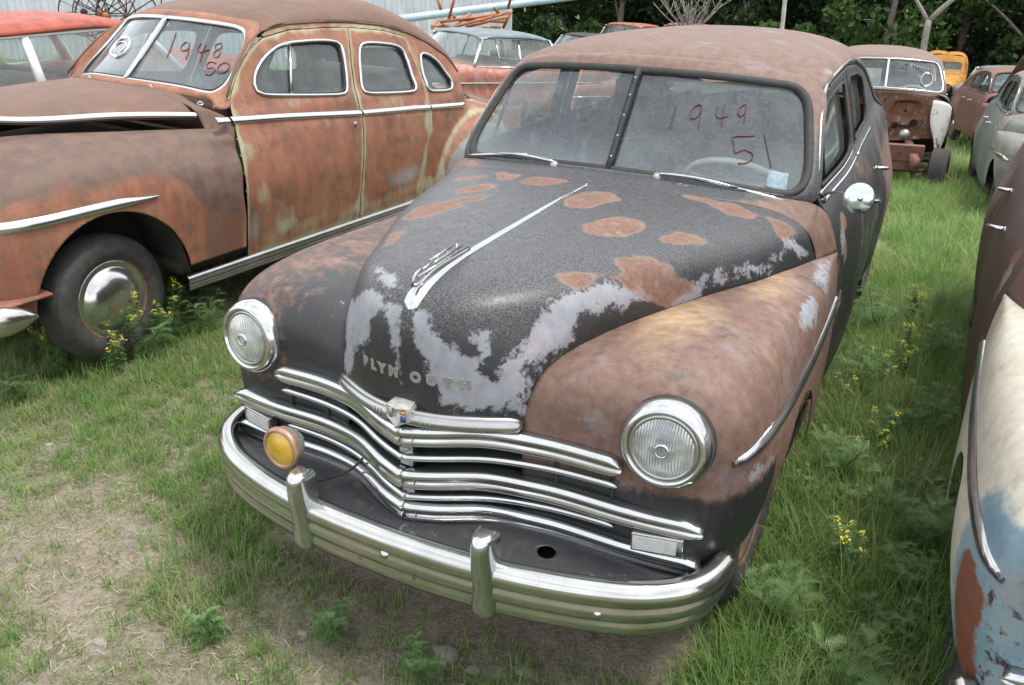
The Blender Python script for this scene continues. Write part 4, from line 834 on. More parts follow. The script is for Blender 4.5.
for s in (1, -1):
    body = np.minimum(dshell, -np.maximum(dfd, drd)-.005); body = np.minimum(body, -dqw)
    def asd(name, F, mat, off=0., solid=.006, attrs=None, parent=D, s=s): return addside(name, s, F, mat, off, solid, attrs, parent, DP)
    asd('body_side', body, MAT['orange'], attrs=DA)
    d1 = asd('front_door', np.minimum(dfd, -dfw), MAT['orange'], attrs=DA); d2 = asd('rear_door', np.minimum(drd, -drw), MAT['orange'], attrs=DA)
    for fld, c, par in ((dfw, (2.4, 1.3), d1), (drw, (3.1, 1.25), d2), (dqw, (3.6, 1.17), D)):
        asd('window_glass', fld, MAT['glass'], off=-.02, solid=0, parent=par)
        ct = contour(fld, Yd, Zd, c, 80); pts = [on_side(a, b, s, .003, sxd) for a, b in ct]; pts.append(pts[0])
        G().tube(pts, .011, 6, cap=False).make('window_trim', MAT['wchrome'], par)
        pts = [on_side(c[0]+(a-c[0])*.965, c[1]+(b-c[1])*.94, s, -.008, sxd) for a, b in ct]; pts.append(pts[0])
        G().tube(pts, .008, 6, cap=False).make('window_seal', MAT['rubber'], par)
    G().tube([on_side(2.25, 1.19, s, -.004, sxd), on_side(2.37, 1.465, s, -.004, sxd)], .010, 6).make('vent_bar', MAT['wchrome'], d1)
    def belt(y): return np.interp(y, [0,1.67,2.09,2.73,3.26,3.86,4.2], [1.16,1.124,1.086,1.020,.979,.916,.89])
    for a, b, par in ((1.755, 2.735, d1), (2.75, 3.42, d2), (3.43, 3.86, D), (1.66, 1.74, D)):
        ys = np.linspace(a, b, 14); wv_ = [.017]*14
        rows = [[on_side(y, belt(y)+q*.018, s, o_, sxd) for q, o_ in ((-1,.002),(-.6,.012),(0,.016),(.6,.012),(1,.002))] for y in ys]
        G().grid(np.array(rows)).make('belt_trim', MAT['wchrome'], par)
    pts = [on_side(y, .315, s, .0, sxd) for y in np.linspace(1.29, 3.42, 24)]
    rows = [[(p[0]+s*o_, p[1], p[2]+q) for q, o_ in ((-.045,.0),(-.040,.018),(-.012,.022),(-.008,.014),(.012,.026),(.036,.022),(.042,.0))] for p in pts]
    G().grid(np.array(rows)).make('rocker_trim', MAT['dull'], D)
    ys = np.linspace(1.79, 3.95, 44); G().tube([on_side(y, float(ddrip(y))+.002, s, .004, sxd) for y in ys], .007, 6).make('drip_rail', MAT['brownr'], D)
    p = on_side(2.66, .965, s, .0, sxd); G().lathe([(.014,0),(.012,.010),(.001,.012)], 14, axm(p, (s,0,0))).make('door_lock', MAT['pot'], d1)
    p = on_side(1.69, 1.19, s, .0, sxd); G().lathe([(.014,0),(.010,.012),(.001,.014)], 12, axm(p, (s,0,.2))).make('door_hinge', MAT['orange'], D)
# roof
def drow(y, zc):
    zd = float(ddrip(y)); xd = float(sxd(np.array([y]), np.array([zd]))[0]); h = zc-zd
    return [(0,y,zc),(xd*.32,y,zc-.03*h),(xd*.60,y,zc-.14*h),(xd*.82,y,zc-.36*h),(xd*.94,y,zc-.65*h),(xd+.004,y,zd)]
RSd = [[(0,2.08,1.609),(.2,2.095,1.606),(.36,2.125,1.594),(.48,2.155,1.576),(.565,2.175,1.554),(float(sxd(np.array([2.2]), np.array([float(ddrip(2.2))]))[0])-.012,2.19,float(ddrip(2.2))-.02)],[(0,2.13,1.625),(.2,2.145,1.622),(.36,2.175,1.61),(.48,2.205,1.592),(.565,2.225,1.570),(float(sxd(np.array([2.24]), np.array([float(ddrip(2.24))]))[0])+.004,2.24,float(ddrip(2.24)))]]
for y, zc in ((2.4,1.668),(2.7,1.698),(3.0,1.702),(3.25,1.675),(3.5,1.60),(3.72,1.49),(3.92,1.34),(4.10,1.16),(4.28,.98)): RSd.append(drow(y, zc))
DRP = mirgrid(tensor(np.array(RSd), 100, 32)); rwd = np.where(DRP[...,1] > 3.5, rrect(DRP[...,0], DRP[...,1], -.40, .40, 3.68, 4.02, .1), -.3)
mk('roof', *gridcut(DRP, -rwd), MAT['brownr'], D, solid=.006, attrs={'dark': lambda V: np.clip(.15+.5*(fbm(V, 2)-.5), 0, 1)})
mk('rear_window', *gridcut(DRP-np.array([0,0,.008]), np.where(rwd > -.01, rwd+.01, -1)), MAT['clear'], D)
TRd = [[(0,4.27,.98),(.14,4.27,.97),(.25,4.27,.92),(.38,4.26,.84)],[(0,4.65,.86),(.18,4.65,.85),(.34,4.62,.80),(.52,4.58,.74)],[(0,4.98,.72),(.28,4.97,.71),(.52,4.92,.70),(.70,4.80,.66)],[(0,5.12,.5),(.3,5.11,.5),(.54,5.04,.5),(.71,4.90,.5)],[(0,5.1,.34),(.3,5.09,.34),(.54,5.02,.34),(.70,4.90,.34)]]
mk('trunk_lid', *gridcut(mirgrid(tensor(np.array(TRd), 26, 18))), MAT['brownr'], D, solid=.004)
# windshield
def dwy(x, z): return 1.712+1.05*(z-1.285)+x*x*(.36+.45*(z-1.24))
WXd = [(0,1.272),(.25,1.268),(.45,1.255),(.59,1.238),(.645,1.245),(.668,1.285),(.652,1.36),(.622,1.45),(.588,1.515),(.53,1.552),(.42,1.570),(.24,1.585),(0,1.592)]
OXd = [(0,1.62,1.255),(.26,1.645,1.25),(.47,1.70,1.228),(.64,1.775,1.195),(.735,1.74,1.172),(.792,1.785,1.180),(.758,1.84,1.28),(.716,1.965,1.40),(.672,2.10,1.49),(.590,2.225,1.565),(.46,2.205,1.594),(.25,2.155,1.618),(0,2.13,1.625)]
Wd = np.array([(x, dwy(x, z), z) for x, z in WXd]); Od = np.array(OXd); Wc2 = spl(kn, Wd, T12*12); Oc2 = spl(kn, Od, T12*12)
sur2 = spl([0,1,2], np.stack([Wc2, (Wc2+Oc2)/2+np.array([0,-.01,.008]), Oc2]), np.linspace(0,2,9))
for s in (1, -1):
    V, Fc = gridcut(sur2*np.array([s,1,1])); 
    if s < 0: Fc = [f[::-1] for f in Fc]
    mk('windshield_surround', V, Fc, MAT['orange'], D, solid=.005, off=1, attrs={'edge': lambda V: .5*np.exp(-((np.abs(V[:,0])-.77)/.02)**2), 'dark': lambda V: .3+0*V[:,0]})
    X, Zg = np.meshgrid(np.arange(0, .70, .012), np.arange(1.2, 1.62, .012), indexing='ij')
    fld = sdpoly(X, Zg, [(p[0], p[2]) for p in Wc2]); fld = np.where(X <= .001, np.where((Zg > 1.272) & (Zg < 1.59), .01, fld), fld)
    mk('windshield_pane', *gridcut(np.stack([X*s, dwy(X, Zg)+.012, Zg], -1), fld), MAT['glassd'], D)
    zz = np.linspace(1.592, 1.272, 14)[1:]; loop = [tuple(p) for p in Wc2*np.array([s,1,1])]+[(s*.004, dwy(0, z), z) for z in zz]
    G().tube(loop+[loop[0]], .014, 8, cap=False, flat=.7, upv=(0,-1,.8)).make('windshield_trim', MAT['wchrome'], D)
    ins = [(p[0]*.972+.008*s, p[1]+.006, 1.42+(p[2]-1.42)*.93) for p in loop]; G().tube(ins+[ins[0]], .007, 6, cap=False).make('windshield_seal', MAT['rubber'], D)
G().tube([(0, dwy(0, z)-.006, z) for z in np.linspace(1.268, 1.595, 8)], .016, 8).make('windshield_divider', MAT['wchrome'], D)
for x in (-.30, .30): G().lathe([(.014,0),(.012,.02),(.006,.04),(.001,.042)], 10, axm((x, dwy(x,1.25)-.05, 1.235), (0,-.3,1))).make('wiper_stub', MAT['pot'], D)
p_ = (.60, 1.74, 1.185); G().lathe([(.020,-.002),(.020,.004),(.012,.006),(.010,.0)], 14, axm(p_, (.5,-.2,1))).make('antenna_hole', MAT['dull'], D)
# front clip: hood with its own chrome line, gap, round fender
HD = [
 [(0,.16,.90),(.10,.18,.90),(.18,.22,.89),(.23,.27,.88),(.26,.32,.87)],
 [(0,.20,1.10),(.11,.22,1.10),(.20,.26,1.09),(.25,.31,1.07),(.28,.37,1.05)],
 [(0,.32,1.215),(.12,.34,1.215),(.22,.38,1.21),(.27,.42,1.20),(.30,.45,1.185)],
 [(0,.70,1.262),(.14,.70,1.262),(.27,.72,1.25),(.36,.74,1.225),(.39,.76,1.195)],
 [(0,1.15,1.275),(.18,1.15,1.273),(.36,1.17,1.255),(.49,1.18,1.215),(.53,1.19,1.165)],
 [(0,1.55,1.272),(.23,1.56,1.268),(.44,1.60,1.245),(.62,1.63,1.185),(.675,1.64,1.120)]]
HDP = mirgrid(tensor(np.array(HD), 90, 34))
mk('hood', *gridcut(HDP), MAT['brownr'], D, solid=.005, attrs={'dark': lambda V: np.clip(.22+.9*(fbm(V, 3)-.45), 0, 1), 'edge': lambda V: .62*np.exp(-((np.abs(V[:,0])-(.36+.25*V[:,1]))/.04)**2)*(V[:,1] < 1.6)+0*V[:,0]})
CWd = [[(0,1.56,1.262),(.24,1.57,1.255),(.47,1.60,1.224),(.64,1.64,1.182),(.705,1.65,1.11),(.80,1.62,1.02)],
       [(0,1.62,1.256),(.26,1.645,1.25),(.47,1.70,1.228),(.66,1.69,1.180),(.810,1.758,1.115),(.853,1.742,1.01)]]
mk('cowl', *gridcut(mirgrid(tensor(np.array(CWd), 10, 40))), MAT['brownr'], D, solid=.005, attrs={'edge': lambda V: .5*(np.abs(V[:,0]) > .70)*fbm(V, 9)})
for s in (1, -1):
    ed = curve([(q[0][-1] if False else q[-1]) for q in HD[1:]], 40)*np.array([s,1,1])
    rows = [[p+np.array([s*.003, 0, .004]), p+np.array([s*.014,0,.008]), p+np.array([s*.018,0,.022]), p+np.array([s*.010,0,.036]), p+np.array([-s*.004,0,.040])] for p in ed]
    G().grid(np.array(rows)).make('hood_trim', MAT['wchrome'], D)
    # fender: bulging pontoon from the hood side to the wheel arch
    FD = [
     [(.40,.26,.42),(.62,.27,.42),(.80,.36,.42),(.895,.60,.42),(.915,.88,.42),(.905,1.30,.42),(float(sxd(np.array([1.69]), np.array([.42]))[0]),1.69,.42)],
     [(.40,.24,.62),(.62,.25,.62),(.81,.35,.62),(.905,.60,.62),(.93,.88,.64),(.925,1.30,.64),(float(sxd(np.array([1.69]), np.array([.64]))[0]),1.69,.64)],
     [(.40,.26,.80),(.62,.27,.80),(.80,.36,.80),(.895,.60,.80),(.918,.88,.80),(.93,1.30,.78),(float(sxd(np.array([1.69]), np.array([.76]))[0]),1.69,.76)],
     [(.40,.32,.96),(.60,.34,.97),(.77,.44,.965),(.86,.64,.96),(.88,.90,.96),(.895,1.30,.93),(float(sxd(np.array([1.69]), np.array([.88]))[0]),1.718,.88)],
     [(.38,.42,1.06),(.56,.46,1.07),(.68,.56,1.07),(.76,.72,1.07),(.79,.94,1.06),(.81,1.32,1.03),(.864,1.732,.965)],
     [(.32,.46,1.10),(.40,.53,1.12),(.48,.62,1.13),(.55,.80,1.13),(.61,1.05,1.12),(.70,1.36,1.09),(.845,1.742,1.03)],
     [(.28,.46,1.11),(.32,.53,1.13),(.38,.62,1.14),(.44,.80,1.14),(.51,1.05,1.12),(.62,1.36,1.095),(.805,1.745,1.07)]]
    FP_ = tensor(np.array(FD), 100, 130); Fl = np.where(FP_[...,0] > .76, (np.hypot((FP_[...,1]-.895)/.42, (FP_[...,2]-.36)/.450)-1)*.4, .3)
    V, Fc = gridcut(FP_*np.array([s,1,1]), Fl)
    if s < 0: Fc = [f[::-1] for f in Fc]
    mk('front_fender', V, Fc, MAT['orange'], D, solid=.005, attrs={'dark': lambda V: np.clip(1.05*ss(V[:,2]+.10*(fbm(V*[1,1,1], 4)-.5)*2+.25*ss(V[:,1], 1.2, 1.6), .83, 1.02)+.55*ss(V[:,1], 1.35, 1.45)*(V[:,1] < 1.66), 0, 1)*1.0,
        'edge': lambda V: .55*np.exp(-((V[:,1]-1.69)/.03)**2), 'grey': lambda V: 0*V[:,0]})
    th = np.linspace(0, math.pi, 30); rows = [[(s*x, .895-.43*math.cos(t), .36+.465*math.sin(t)) for t in th] for x in (.87, .50)]
    rows.append([(s*.49, .90, .36) for t in th]); G().grid(np.array(rows)).make('wheel_house', MAT['darkmetal'], D, solid=.003)
    # bright side spear, pointed at the rear
    tp = [(FP_[np.unravel_index(np.argmin(np.hypot(FP_[...,1]-y, FP_[...,2]-z)+np.where(FP_[...,0] > .7, 0, 9)), FP_.shape[:2])]) for y, z in zip(np.linspace(.30, 1.17, 30), np.linspace(.835, .842, 30))]
    tp = np.array(tp); u_ = np.linspace(-1, 1, 30); tp = np.stack([np.polyval(np.polyfit(u_, tp[:,k], 4 if k == 0 else 2), u_) for k in range(3)], 1)+np.array([.004,0,0])
    rows = []
    for i, p in enumerate(tp):
        wd_ = np.interp(i, [0,2,22,29],[.012,.030,.026,.003]); nn = np.array([s*1.0, -1.0*(i < 4), 0])
        rows.append([(p*np.array([s,1,1]))+nn*b+np.array([0,0,a*wd_]) for a, b in ((-1,0),(-.7,.014),(0,.020),(.7,.012),(1,0))])
    G().grid(np.array(rows)).make('fender_spear', MAT['wchrome'], D)
    # front bumper, end wrapping round the corner
pth = curve([(0,-.06,.46),(.4,-.045,.46),(.7,.02,.46),(.88,.14,.46),(.965,.30,.458),(.975,.42,.455)], 40)
pf = np.concatenate([(pth*np.array([-1,1,1]))[::-1][:-1], pth]); nb = len(pf)
def bprof2(i):
    k = min(i, nb-1-i); a = np.interp(k, [0,1,2,4,8], [.2,.5,.75,.95,1]); return np.array([(-.03,.07),(.0,.075),(.022,.05),(.030,.01),(.028,-.02),(.020,-.05),(0,-.072),(-.03,-.07)])*np.array([1,a])
G().sweep(pf, bprof2).make('front_bumper', MAT['chrome2'], D)
G().box((.80,.30,.50), (.22,.5,.012)).make('bumper_pan', MAT['orange'], D)
for s in (1, -1):
    ax_ = axm((.66*s,.23,.80), (.1*s,-1,.05)); G().lathe([(.12,-.02),(.12,.02),(.095,.04),(.05,.055),(.001,.06)], 36, ax_).make('headlight', hl_gl.m, D)
for x, z, w_ in ((0,.78,.36),(0,.70,.38),(0,.62,.38)): G().sweep([(a*w_, .19+.1*a*a, z) for a in np.linspace(-1,1,15)], np.array([(-.02,-.02),(.01,-.02),(.02,0),(.01,.02),(-.02,.02)])).make('grille_bar', MAT['dull'], D)
mk('grille_backing', *gridcut(np.array([[(a*.62, .30+.05*a*a, z) for a in np.linspace(-1,1,12)] for z in (.42,.90)])), MAT['black'], D)
# front wheel with the big cap
def big_cap(parent, c, flip, steer=0.0):
    m_ = Matrix.Translation(c) @ Matrix.Rotation(steer, 4, 'Z') @ axm((0,0,0), (flip,0,0))
    prof = [(.198,.056),(.201,.066),(.196,.074),(.186,.074),(.178,.066),(.170,.064),(.160,.070),(.150,.082),(.132,.098),(.105,.112),(.075,.120),(.045,.1235),(.001,.1245)]
    G().lathe(prof, 56, m_).make('hub_cap', MAT['capm'], parent)
    G().lathe([(.196,.050),(.210,.054),(.214,.060),(.212,.064),(.198,.060)], 48, m_).make('rim_ring', MAT['rimring'], parent)
    return m_
MAT['capm'] = chrome('hub_cap_chrome', (.50,.51,.51), .6, .2, .45); MAT['rimring'] = simple('rusty_orange_rim', (.20,.085,.045), .75, 0, .45, 25, .2)
for s in (1, -1):
    e = bpy.data.objects.new('front_wheel', None); COL.objects.link(e); e.parent = D; c_ = Vector((.765*s,.872,.352)); wheel(e, c_, .326, .175, (MAT['tyre'], MAT['rimring'], MAT['dull']), cap=None, flip=s, steer=.10*(s > 0)-.10*(s < 0)*-1)
    m_ = big_cap(e, c_, s, .10)
    if s > 0:
        txt_m = simple('cap_lettering', (.12,.06,.05), .6)
        cu = bpy.data.curves.new('lettering', 'FONT'); cu.body = 'DODGE'; cu.size = .034; cu.extrude = .001; cu.align_x = 'CENTER'; cu.align_y = 'CENTER'; cu.offset = .0006; cu.space_character = 1.25
        tmp = bpy.data.objects.new('tmp', cu); COL.objects.link(tmp); me = bpy.data.meshes.new_from_object(tmp.evaluated_get(bpy.context.evaluated_depsgraph_get())); bpy.data.objects.remove(tmp)
        me.transform(Matrix.Translation((0,-.02,.1245))); me.transform(Matrix.Translation(c_) @ Matrix.Rotation(.10, 4, 'Z') @ Matrix(((0,0,1,0),(1,0,0,0),(0,1,0,0),(0,0,0,1)))); o = bpy.data.objects.new('cap_lettering', me); COL.objects.link(o); o.parent = e; me.materials.clear(); me.materials.append(txt_m)
    e = bpy.data.objects.new('rear_wheel', None); COL.objects.link(e); e.parent = D; wheel(e, (.74*s,4.12,.345), .355, .17, flip=s)
# interior
g = G(); g.box((0,3.0,.38), (1.62,3.4,.06)); g.box((0,1.72,.66), (1.5,.05,.72)); g.box((0,1.0,.72), (.62,1.1,.62)); g.make('underbody_block', MAT['darkmetal'], D)  # floor boxes; the one under the hood is added to block light in the gap
G().box((0,1.93,1.08), (1.36,.22,.18)).make('dashboard', MAT['brownr'], D, bevel=.04)
for y in (2.75, 3.75):
    G().box((0,y-.25,.64), (1.36,.5,.24)).make('seat', MAT['seat'], D, bevel=.05); G().box((0,y-.05,.90), (1.20,.18,.50), m=Matrix.Rotation(-.2, 3, 'X')).make('seat_back', MAT['seat'], D, bevel=.06)
sw = axm((-.36+.72,2.18,1.13), (0,.62,.78)); g = G(); g.tube([sw @ Vector((.21*math.cos(t), .21*math.sin(t), 0)) for t in np.linspace(0, 2*math.pi, 41)], .012, 8, cap=False); g.tube([(.36,2.16,1.1),(.36,1.8,.85)], .02, 8); g.make('steering_wheel', MAT['rubber'], D)
DSTROKES = [[(0.152, 1.516), (0.18, 1.459), (0.204, 1.395)], [(0.274, 1.476), (0.252, 1.455), (0.279, 1.431), (0.307, 1.438), (0.291, 1.47)], [(0.289, 1.472), (0.328, 1.42), (0.339, 1.389)], [(0.367, 1.473), (0.37, 1.441), (0.389, 1.429), (0.438, 1.443)], [(0.4, 1.467), (0.416, 1.423), (0.437, 1.38)], [(0.484, 1.476), (0.459, 1.462), (0.481, 1.444), (0.512, 1.432), (0.518, 1.407), (0.487, 1.415), (0.482, 1.434), (0.501, 1.451), (0.492, 1.47)], [(0.563, 1.377), (0.516, 1.374), (0.53, 1.352), (0.556, 1.355), (0.583, 1.343), (0.583, 1.326), (0.542, 1.325)], [(0.616, 1.379), (0.604, 1.364), (0.618, 1.339), (0.644, 1.33), (0.664, 1.343), (0.66, 1.365), (0.636, 1.379), (0.613, 1.379)]]
DWM = [[(-0.392, 1.367), (-0.429, 1.398), (-0.414, 1.44), (-0.341, 1.463), (-0.272, 1.462), (-0.214, 1.442), (-0.197, 1.403), (-0.233, 1.374), (-0.313, 1.364), (-0.401, 1.37)], [(-0.339, 1.385), (-0.41, 1.42), (-0.353, 1.439)], [(-0.333, 1.44), (-0.246, 1.42), (-0.267, 1.391)]]
DSTROKES[6] = [(x-.03, z) for x, z in DSTROKES[6]]; DSTROKES[7] = [(x-.045, z) for x, z in DSTROKES[7]]
for st in DSTROKES+DWM:
    p = curve(st, 20) if len(st) > 2 else np.array(st); w_ = st in DWM
    G().tube([(x, dwy(abs(x), z)+.0055, z) for x, z in p], .0042 if not w_ else (.012 if st is DWM[0] else .007), 5, flat=.3, upv=(1,0,0)).make('painted_stroke', MAT['wmarker'] if w_ else MAT['marker'], D)
# ================================================================== ground
def sp_(v): return np.log1p(np.exp(np.clip(v, -30, 30)))+np.where(v > 30, v-30, 0)
def terr(x, y):
    x = np.asarray(x, float); y = np.asarray(y, float)
    yl = np.clip(y, -40, 60); return -.115*(sp_((yl-3.6)*1.6)/1.6-sp_((yl-27)*.8)/.8)
def terb(x, y):
    P = np.stack([np.asarray(x)+50, np.asarray(y)+50, 0*np.asarray(x)], -1); return terr(x, y)+.05*(vnoise(P, .9)-.5)+.014*(vnoise(P, 5)-.5)+.006*(vnoise(P, 17)-.5)
def axis(lo, hi, f0, f1, st, far):
    a = list(np.arange(f0, f1+1e-6, st)); k = st
    while a[-1] < hi: k = min(k*1.18, far); a.append(a[-1]+k)
    k = st; b = []
    p = f0
    while p > lo: k = min(k*1.18, far); p -= k; b.append(p)
    return np.array(b[::-1]+a)
gxs = axis(-400, 400, -5, 3.2, .045, 25); gys = axis(-60, 700, -1.6, 9, .045, 25)
GX, GY = np.meshgrid(gxs, gys, indexing='ij')
# how much grows where: 0 bare, 1 thick
def thick(x, y):
    P = np.stack([x+50, y+50, 0*x], -1); n = fbm(P, 1.3, 4); n2 = fbm(P+7, 4.5, 3)
    d = .54+1.7*(n-.5)+1.0*(n2-.5)
    lane = ss(x, .55, .95)*(1-ss(x, 1.55, 1.9))*ss(y, -.75, .1); d = d+.75*lane*(1-.5*ss(y, 4.5, 8))-.8*np.exp(-((x-1.40)/.07)**2-((y-1.45)/.38)**2)
    d = d+.35*ss(y, 9, 14)+.7*np.exp(-((x+2.5)/.45)**2-((y-1.0)/.55)**2)
    d = d+.35*np.exp(-((x+1.75)/.6)**2-((y-1.0)/.7)**2)+.35*np.exp(-((x+1.0)/.5)**2-((y-.35)/.4)**2)
    d = d-.55*np.exp(-((x+1.55)/.75)**2-((y+.12)/.32)**2)-.25*np.exp(-((x+.9)/.35)**2-((y+.35)/.2)**2)-.3*np.exp(-((x+2.9)/.5)**2-((y-.5)/.5)**2)
    d = d-.9*((np.abs(x) < .78) & (y > .30) & (y < 4.8))+.45*np.exp(-((x-.2)/.8)**2-((y+.25)/.42)**2)+.10
    return np.clip(d, 0, 1)
m = M('dry_dirt_ground'); n1 = m.noise(2.2, 8, .62); n2 = m.noise(24, 8, .7); n3 = m.noise(110, 6, .75); n4 = m.vor(60); n5 = m.noise(.35, 4)
c = m.mix(m.rng(n1, .35, .65), (.245,.210,.168), (.330,.288,.235)); c = m.mix(m.rng(n2, .42, .62, 0, .7), c, (.14,.112,.085)); c = m.mix(m.rng(n3, .50, .70, 0, .6), c, (.40,.36,.29)); c = m.mix(m.rng(n3, .30, .44, .85, 0), c, (.07,.055,.04))
c = m.mix(m.math('MULTIPLY', m.attr('green'), m.rng(n2, .30, .60, .25, .9)), c, m.mix(m.rng(n3, .4, .6), (.055,.075,.025), (.11,.12,.05)))
m.set(color=c, rough=.95, spec=.15); m.bump(m.math('ADD', m.math('MULTIPLY', n2, .8), m.math('ADD', n3, m.math('MULTIPLY', n4, .5))), .9, .012); MAT['dirt'] = m.m
mk('ground', *gridcut(np.stack([GX, GY, terb(GX, GY)], -1)), MAT['dirt'], kind='structure', attrs={'green': lambda V: np.where(V[:,1] > 23, 1.6, thick(V[:,0], V[:,1])*np.where(V[:,1] > 9, 1.0, .8))})

# ------------------------------------------------------------------ grass (uncountable)
def leafmat(name, c0, c1, c2, sc=3.0, tl=.35):
    m = M(name); t = m.t; n = m.noise(sc, 3); r = m.attr('tone')
    c = m.mix(r, c0, c1); c = m.mix(m.rng(n, .45, .70, 0, .7), c, c2); m.set(color=c, rough=.55, spec=.3)
    tr = t.nodes.new('ShaderNodeBsdfTranslucent'); m.lk(m.mix(r, tuple(min(1, x*1.3) for x in c0), tuple(min(1, x*1.3) for x in c1)), tr.inputs[0])
    ms = t.nodes.new('ShaderNodeMixShader'); ms.inputs[0].default_value = tl; t.links.new(m.b.outputs[0], ms.inputs[1]); t.links.new(tr.outputs[0], ms.inputs[2]); t.links.new(ms.outputs[0], m.o.inputs[0]); return m.m
MAT['grass'] = leafmat('grass_blades', (.105,.215,.052), (.250,.345,.115), (.36,.34,.18), tl=.45)
MAT['straw'] = leafmat('dry_straw', (.28,.24,.17), (.42,.37,.28), (.15,.12,.085), tl=.1)
MAT['weed'] = leafmat('weed_leaves', (.13,.235,.085), (.22,.32,.14), (.28,.33,.15), tl=.42)
MAT['flower'] = simple('yellow_flowers', (.62,.55,.04), .6, 0, .2, 30)
rs = np.random.RandomState(11)
def blades(name, x, y, z, L, wd, lean, mat, tone, kind='stuff', dirs=None, parent=None, nseg=3, droop=1.0):
    n = len(x); a = rs.rand(n)*2*np.pi if dirs is None else dirs; ca, sa = np.cos(a), np.sin(a)
    V = np.zeros((n, 2*nseg+1, 3)); 
    for k in range(nseg+1):
        t = k/nseg; out = lean*L*(t**1.7); hh = L*(t-.42*droop*lean*t**2.2); px = x+ca*out; py = y+sa*out; w = wd*(1-.15*t)*(1-t**2.2)*.5
        if k < nseg: V[:,2*k,0] = px-sa*w; V[:,2*k,1] = py+ca*w; V[:,2*k,2] = z+hh; V[:,2*k+1,0] = px+sa*w; V[:,2*k+1,1] = py-ca*w; V[:,2*k+1,2] = z+hh
        else: V[:,2*k] = np.stack([px, py, z+hh], 1)
    q = []; base = np.arange(n)*(2*nseg+1)
    quads = np.concatenate([np.stack([base+2*k, base+2*k+1, base+2*k+3, base+2*k+2], 1) for k in range(nseg-1)]); tris = np.stack([base+2*nseg-2, base+2*nseg-1, base+2*nseg], 1)
    me = bpy.data.meshes.new(name); nv = V.shape[0]*V.shape[1]; nl = quads.size+tris.size
    me.vertices.add(nv); me.vertices.foreach_set('co', V.reshape(-1)); me.loops.add(nl); me.loops.foreach_set('vertex_index', np.concatenate([quads.reshape(-1), tris.reshape(-1)]).astype(np.int32))
    me.polygons.add(len(quads)+len(tris)); me.polygons.foreach_set('loop_start', np.concatenate([np.arange(len(quads))*4, quads.size+np.arange(len(tris))*3]).astype(np.int32))
    me.update(calc_edges=True); me.materials.append(mat); at = me.attributes.new('tone', 'FLOAT', 'POINT'); at.data.foreach_set('value', np.repeat(tone, 2*nseg+1).astype(np.float32))
    o = bpy.data.objects.new(name, me); COL.objects.link(o)
    if kind: o['kind'] = kind
    if parent: o.parent = parent
    return o
def scatter(n, x0, x1, y0, y1, power=1.3, clump=.0):
    x = rs.uniform(x0, x1, n); y = rs.uniform(y0, y1, n); k = rs.rand(n) < thick(x, y)**power; x, y = x[k], y[k]
    return x, y
bx_, by_, bl_, bw_, bn_, bt_ = [], [], [], [], [], []
def addb(x, y, L, w, lean, tone): bx_.append(x); by_.append(y); bl_.append(L); bw_.append(w); bn_.append(lean); bt_.append(tone)
# tufts: many blades from one foot
def tufts(n, x0, x1, y0, y1, per, Lm, wm, rad=.03, power=1.2):
    x, y = scatter(n, x0, x1, y0, y1, power); k = rs.poisson(per, len(x))+3; X = np.repeat(x, k); Y = np.repeat(y, k); th = np.repeat(thick(x, y), k)
    s_ = np.repeat(rs.uniform(.55, 1.35, len(x)), k); tn = np.repeat(rs.rand(len(x)), k)
    X = X+rs.normal(0, rad, len(X)); Y = Y+rs.normal(0, rad, len(X)); addb(X, Y, Lm*s_*rs.uniform(.45, 1.15, len(X))*(.7+.5*th), wm*rs.uniform(.6, 1.3, len(X)), rs.uniform(.05, .95, len(X)), np.clip(tn+rs.normal(0, .18, len(X)), 0, 1))
tufts(10500, -4.6, 1.0, -1.5, 3.0, 12, .080, .0040, .022)
tufts(16000, -4.6, 1.0, -1.5, 3.0, 6, .040, .0032, .03, .8)
tufts(4600, .82, 1.62, -.8, 5.2, 11, .115, .0042, .03, .7)
tufts(1300, .9, 1.5, -.3, 4.0, 5, .20, .0035, .03, .6)
tufts(5200, .2, 3.0, 4.6, 13, 12, .16, .0075, .04, .8)
tufts(3800, -9, 3.5, 5, 24, 10, .22, .014, .06, .7)
tufts(1000, -24, -8, 5, 24, 9, .35, .022, .08, .4)
cat = [np.concatenate(v) for v in (bx_, by_, bl_, bw_, bn_, bt_)]
fx = cat[0]; keep = ~((np.abs(fx) < .72) & (cat[1] > .35) & (cat[1] < 4.8)); cat = [v[keep] for v in cat]
blades('grass', cat[0], cat[1], terb(cat[0], cat[1])-.004, cat[2], cat[3], cat[4], MAT['grass'], cat[5]**1.3)
print('blades', len(cat[0]))
# straw and dead stalks lying about
n = 42000; x = rs.uniform(-4.2, 1.6, n); y = rs.uniform(-1.4, 3.2, n); k = rs.rand(n) < (1.05-.6*thick(x, y)); x, y = x[k], y[k]; n = len(x)
a = rs.rand(n)*2*np.pi; L_ = rs.uniform(.006, .045, n)**1.0; w_ = rs.uniform(.0010, .0026, n); z = terb(x, y)+rs.uniform(.001, .010, n); dz = rs.uniform(-.006, .012, n)
V = np.stack([np.stack([x-np.sin(a)*w_/2, y+np.cos(a)*w_/2, z], 1), np.stack([x+np.sin(a)*w_/2, y-np.cos(a)*w_/2, z], 1), np.stack([x+np.cos(a)*L_+np.sin(a)*w_/2, y+np.sin(a)*L_-np.cos(a)*w_/2, z+dz], 1), np.stack([x+np.cos(a)*L_-np.sin(a)*w_/2, y+np.sin(a)*L_+np.cos(a)*w_/2, z+dz], 1)], 1).reshape(-1, 3)
o = mk('straw', V, np.arange(n*4).reshape(-1, 4).tolist(), MAT['straw'], kind='stuff', smooth=False); tv = np.repeat(rs.rand(n), 4); at = o.data.attributes.new('tone', 'FLOAT', 'POINT'); at.data.foreach_set('value', tv.astype(np.float32))
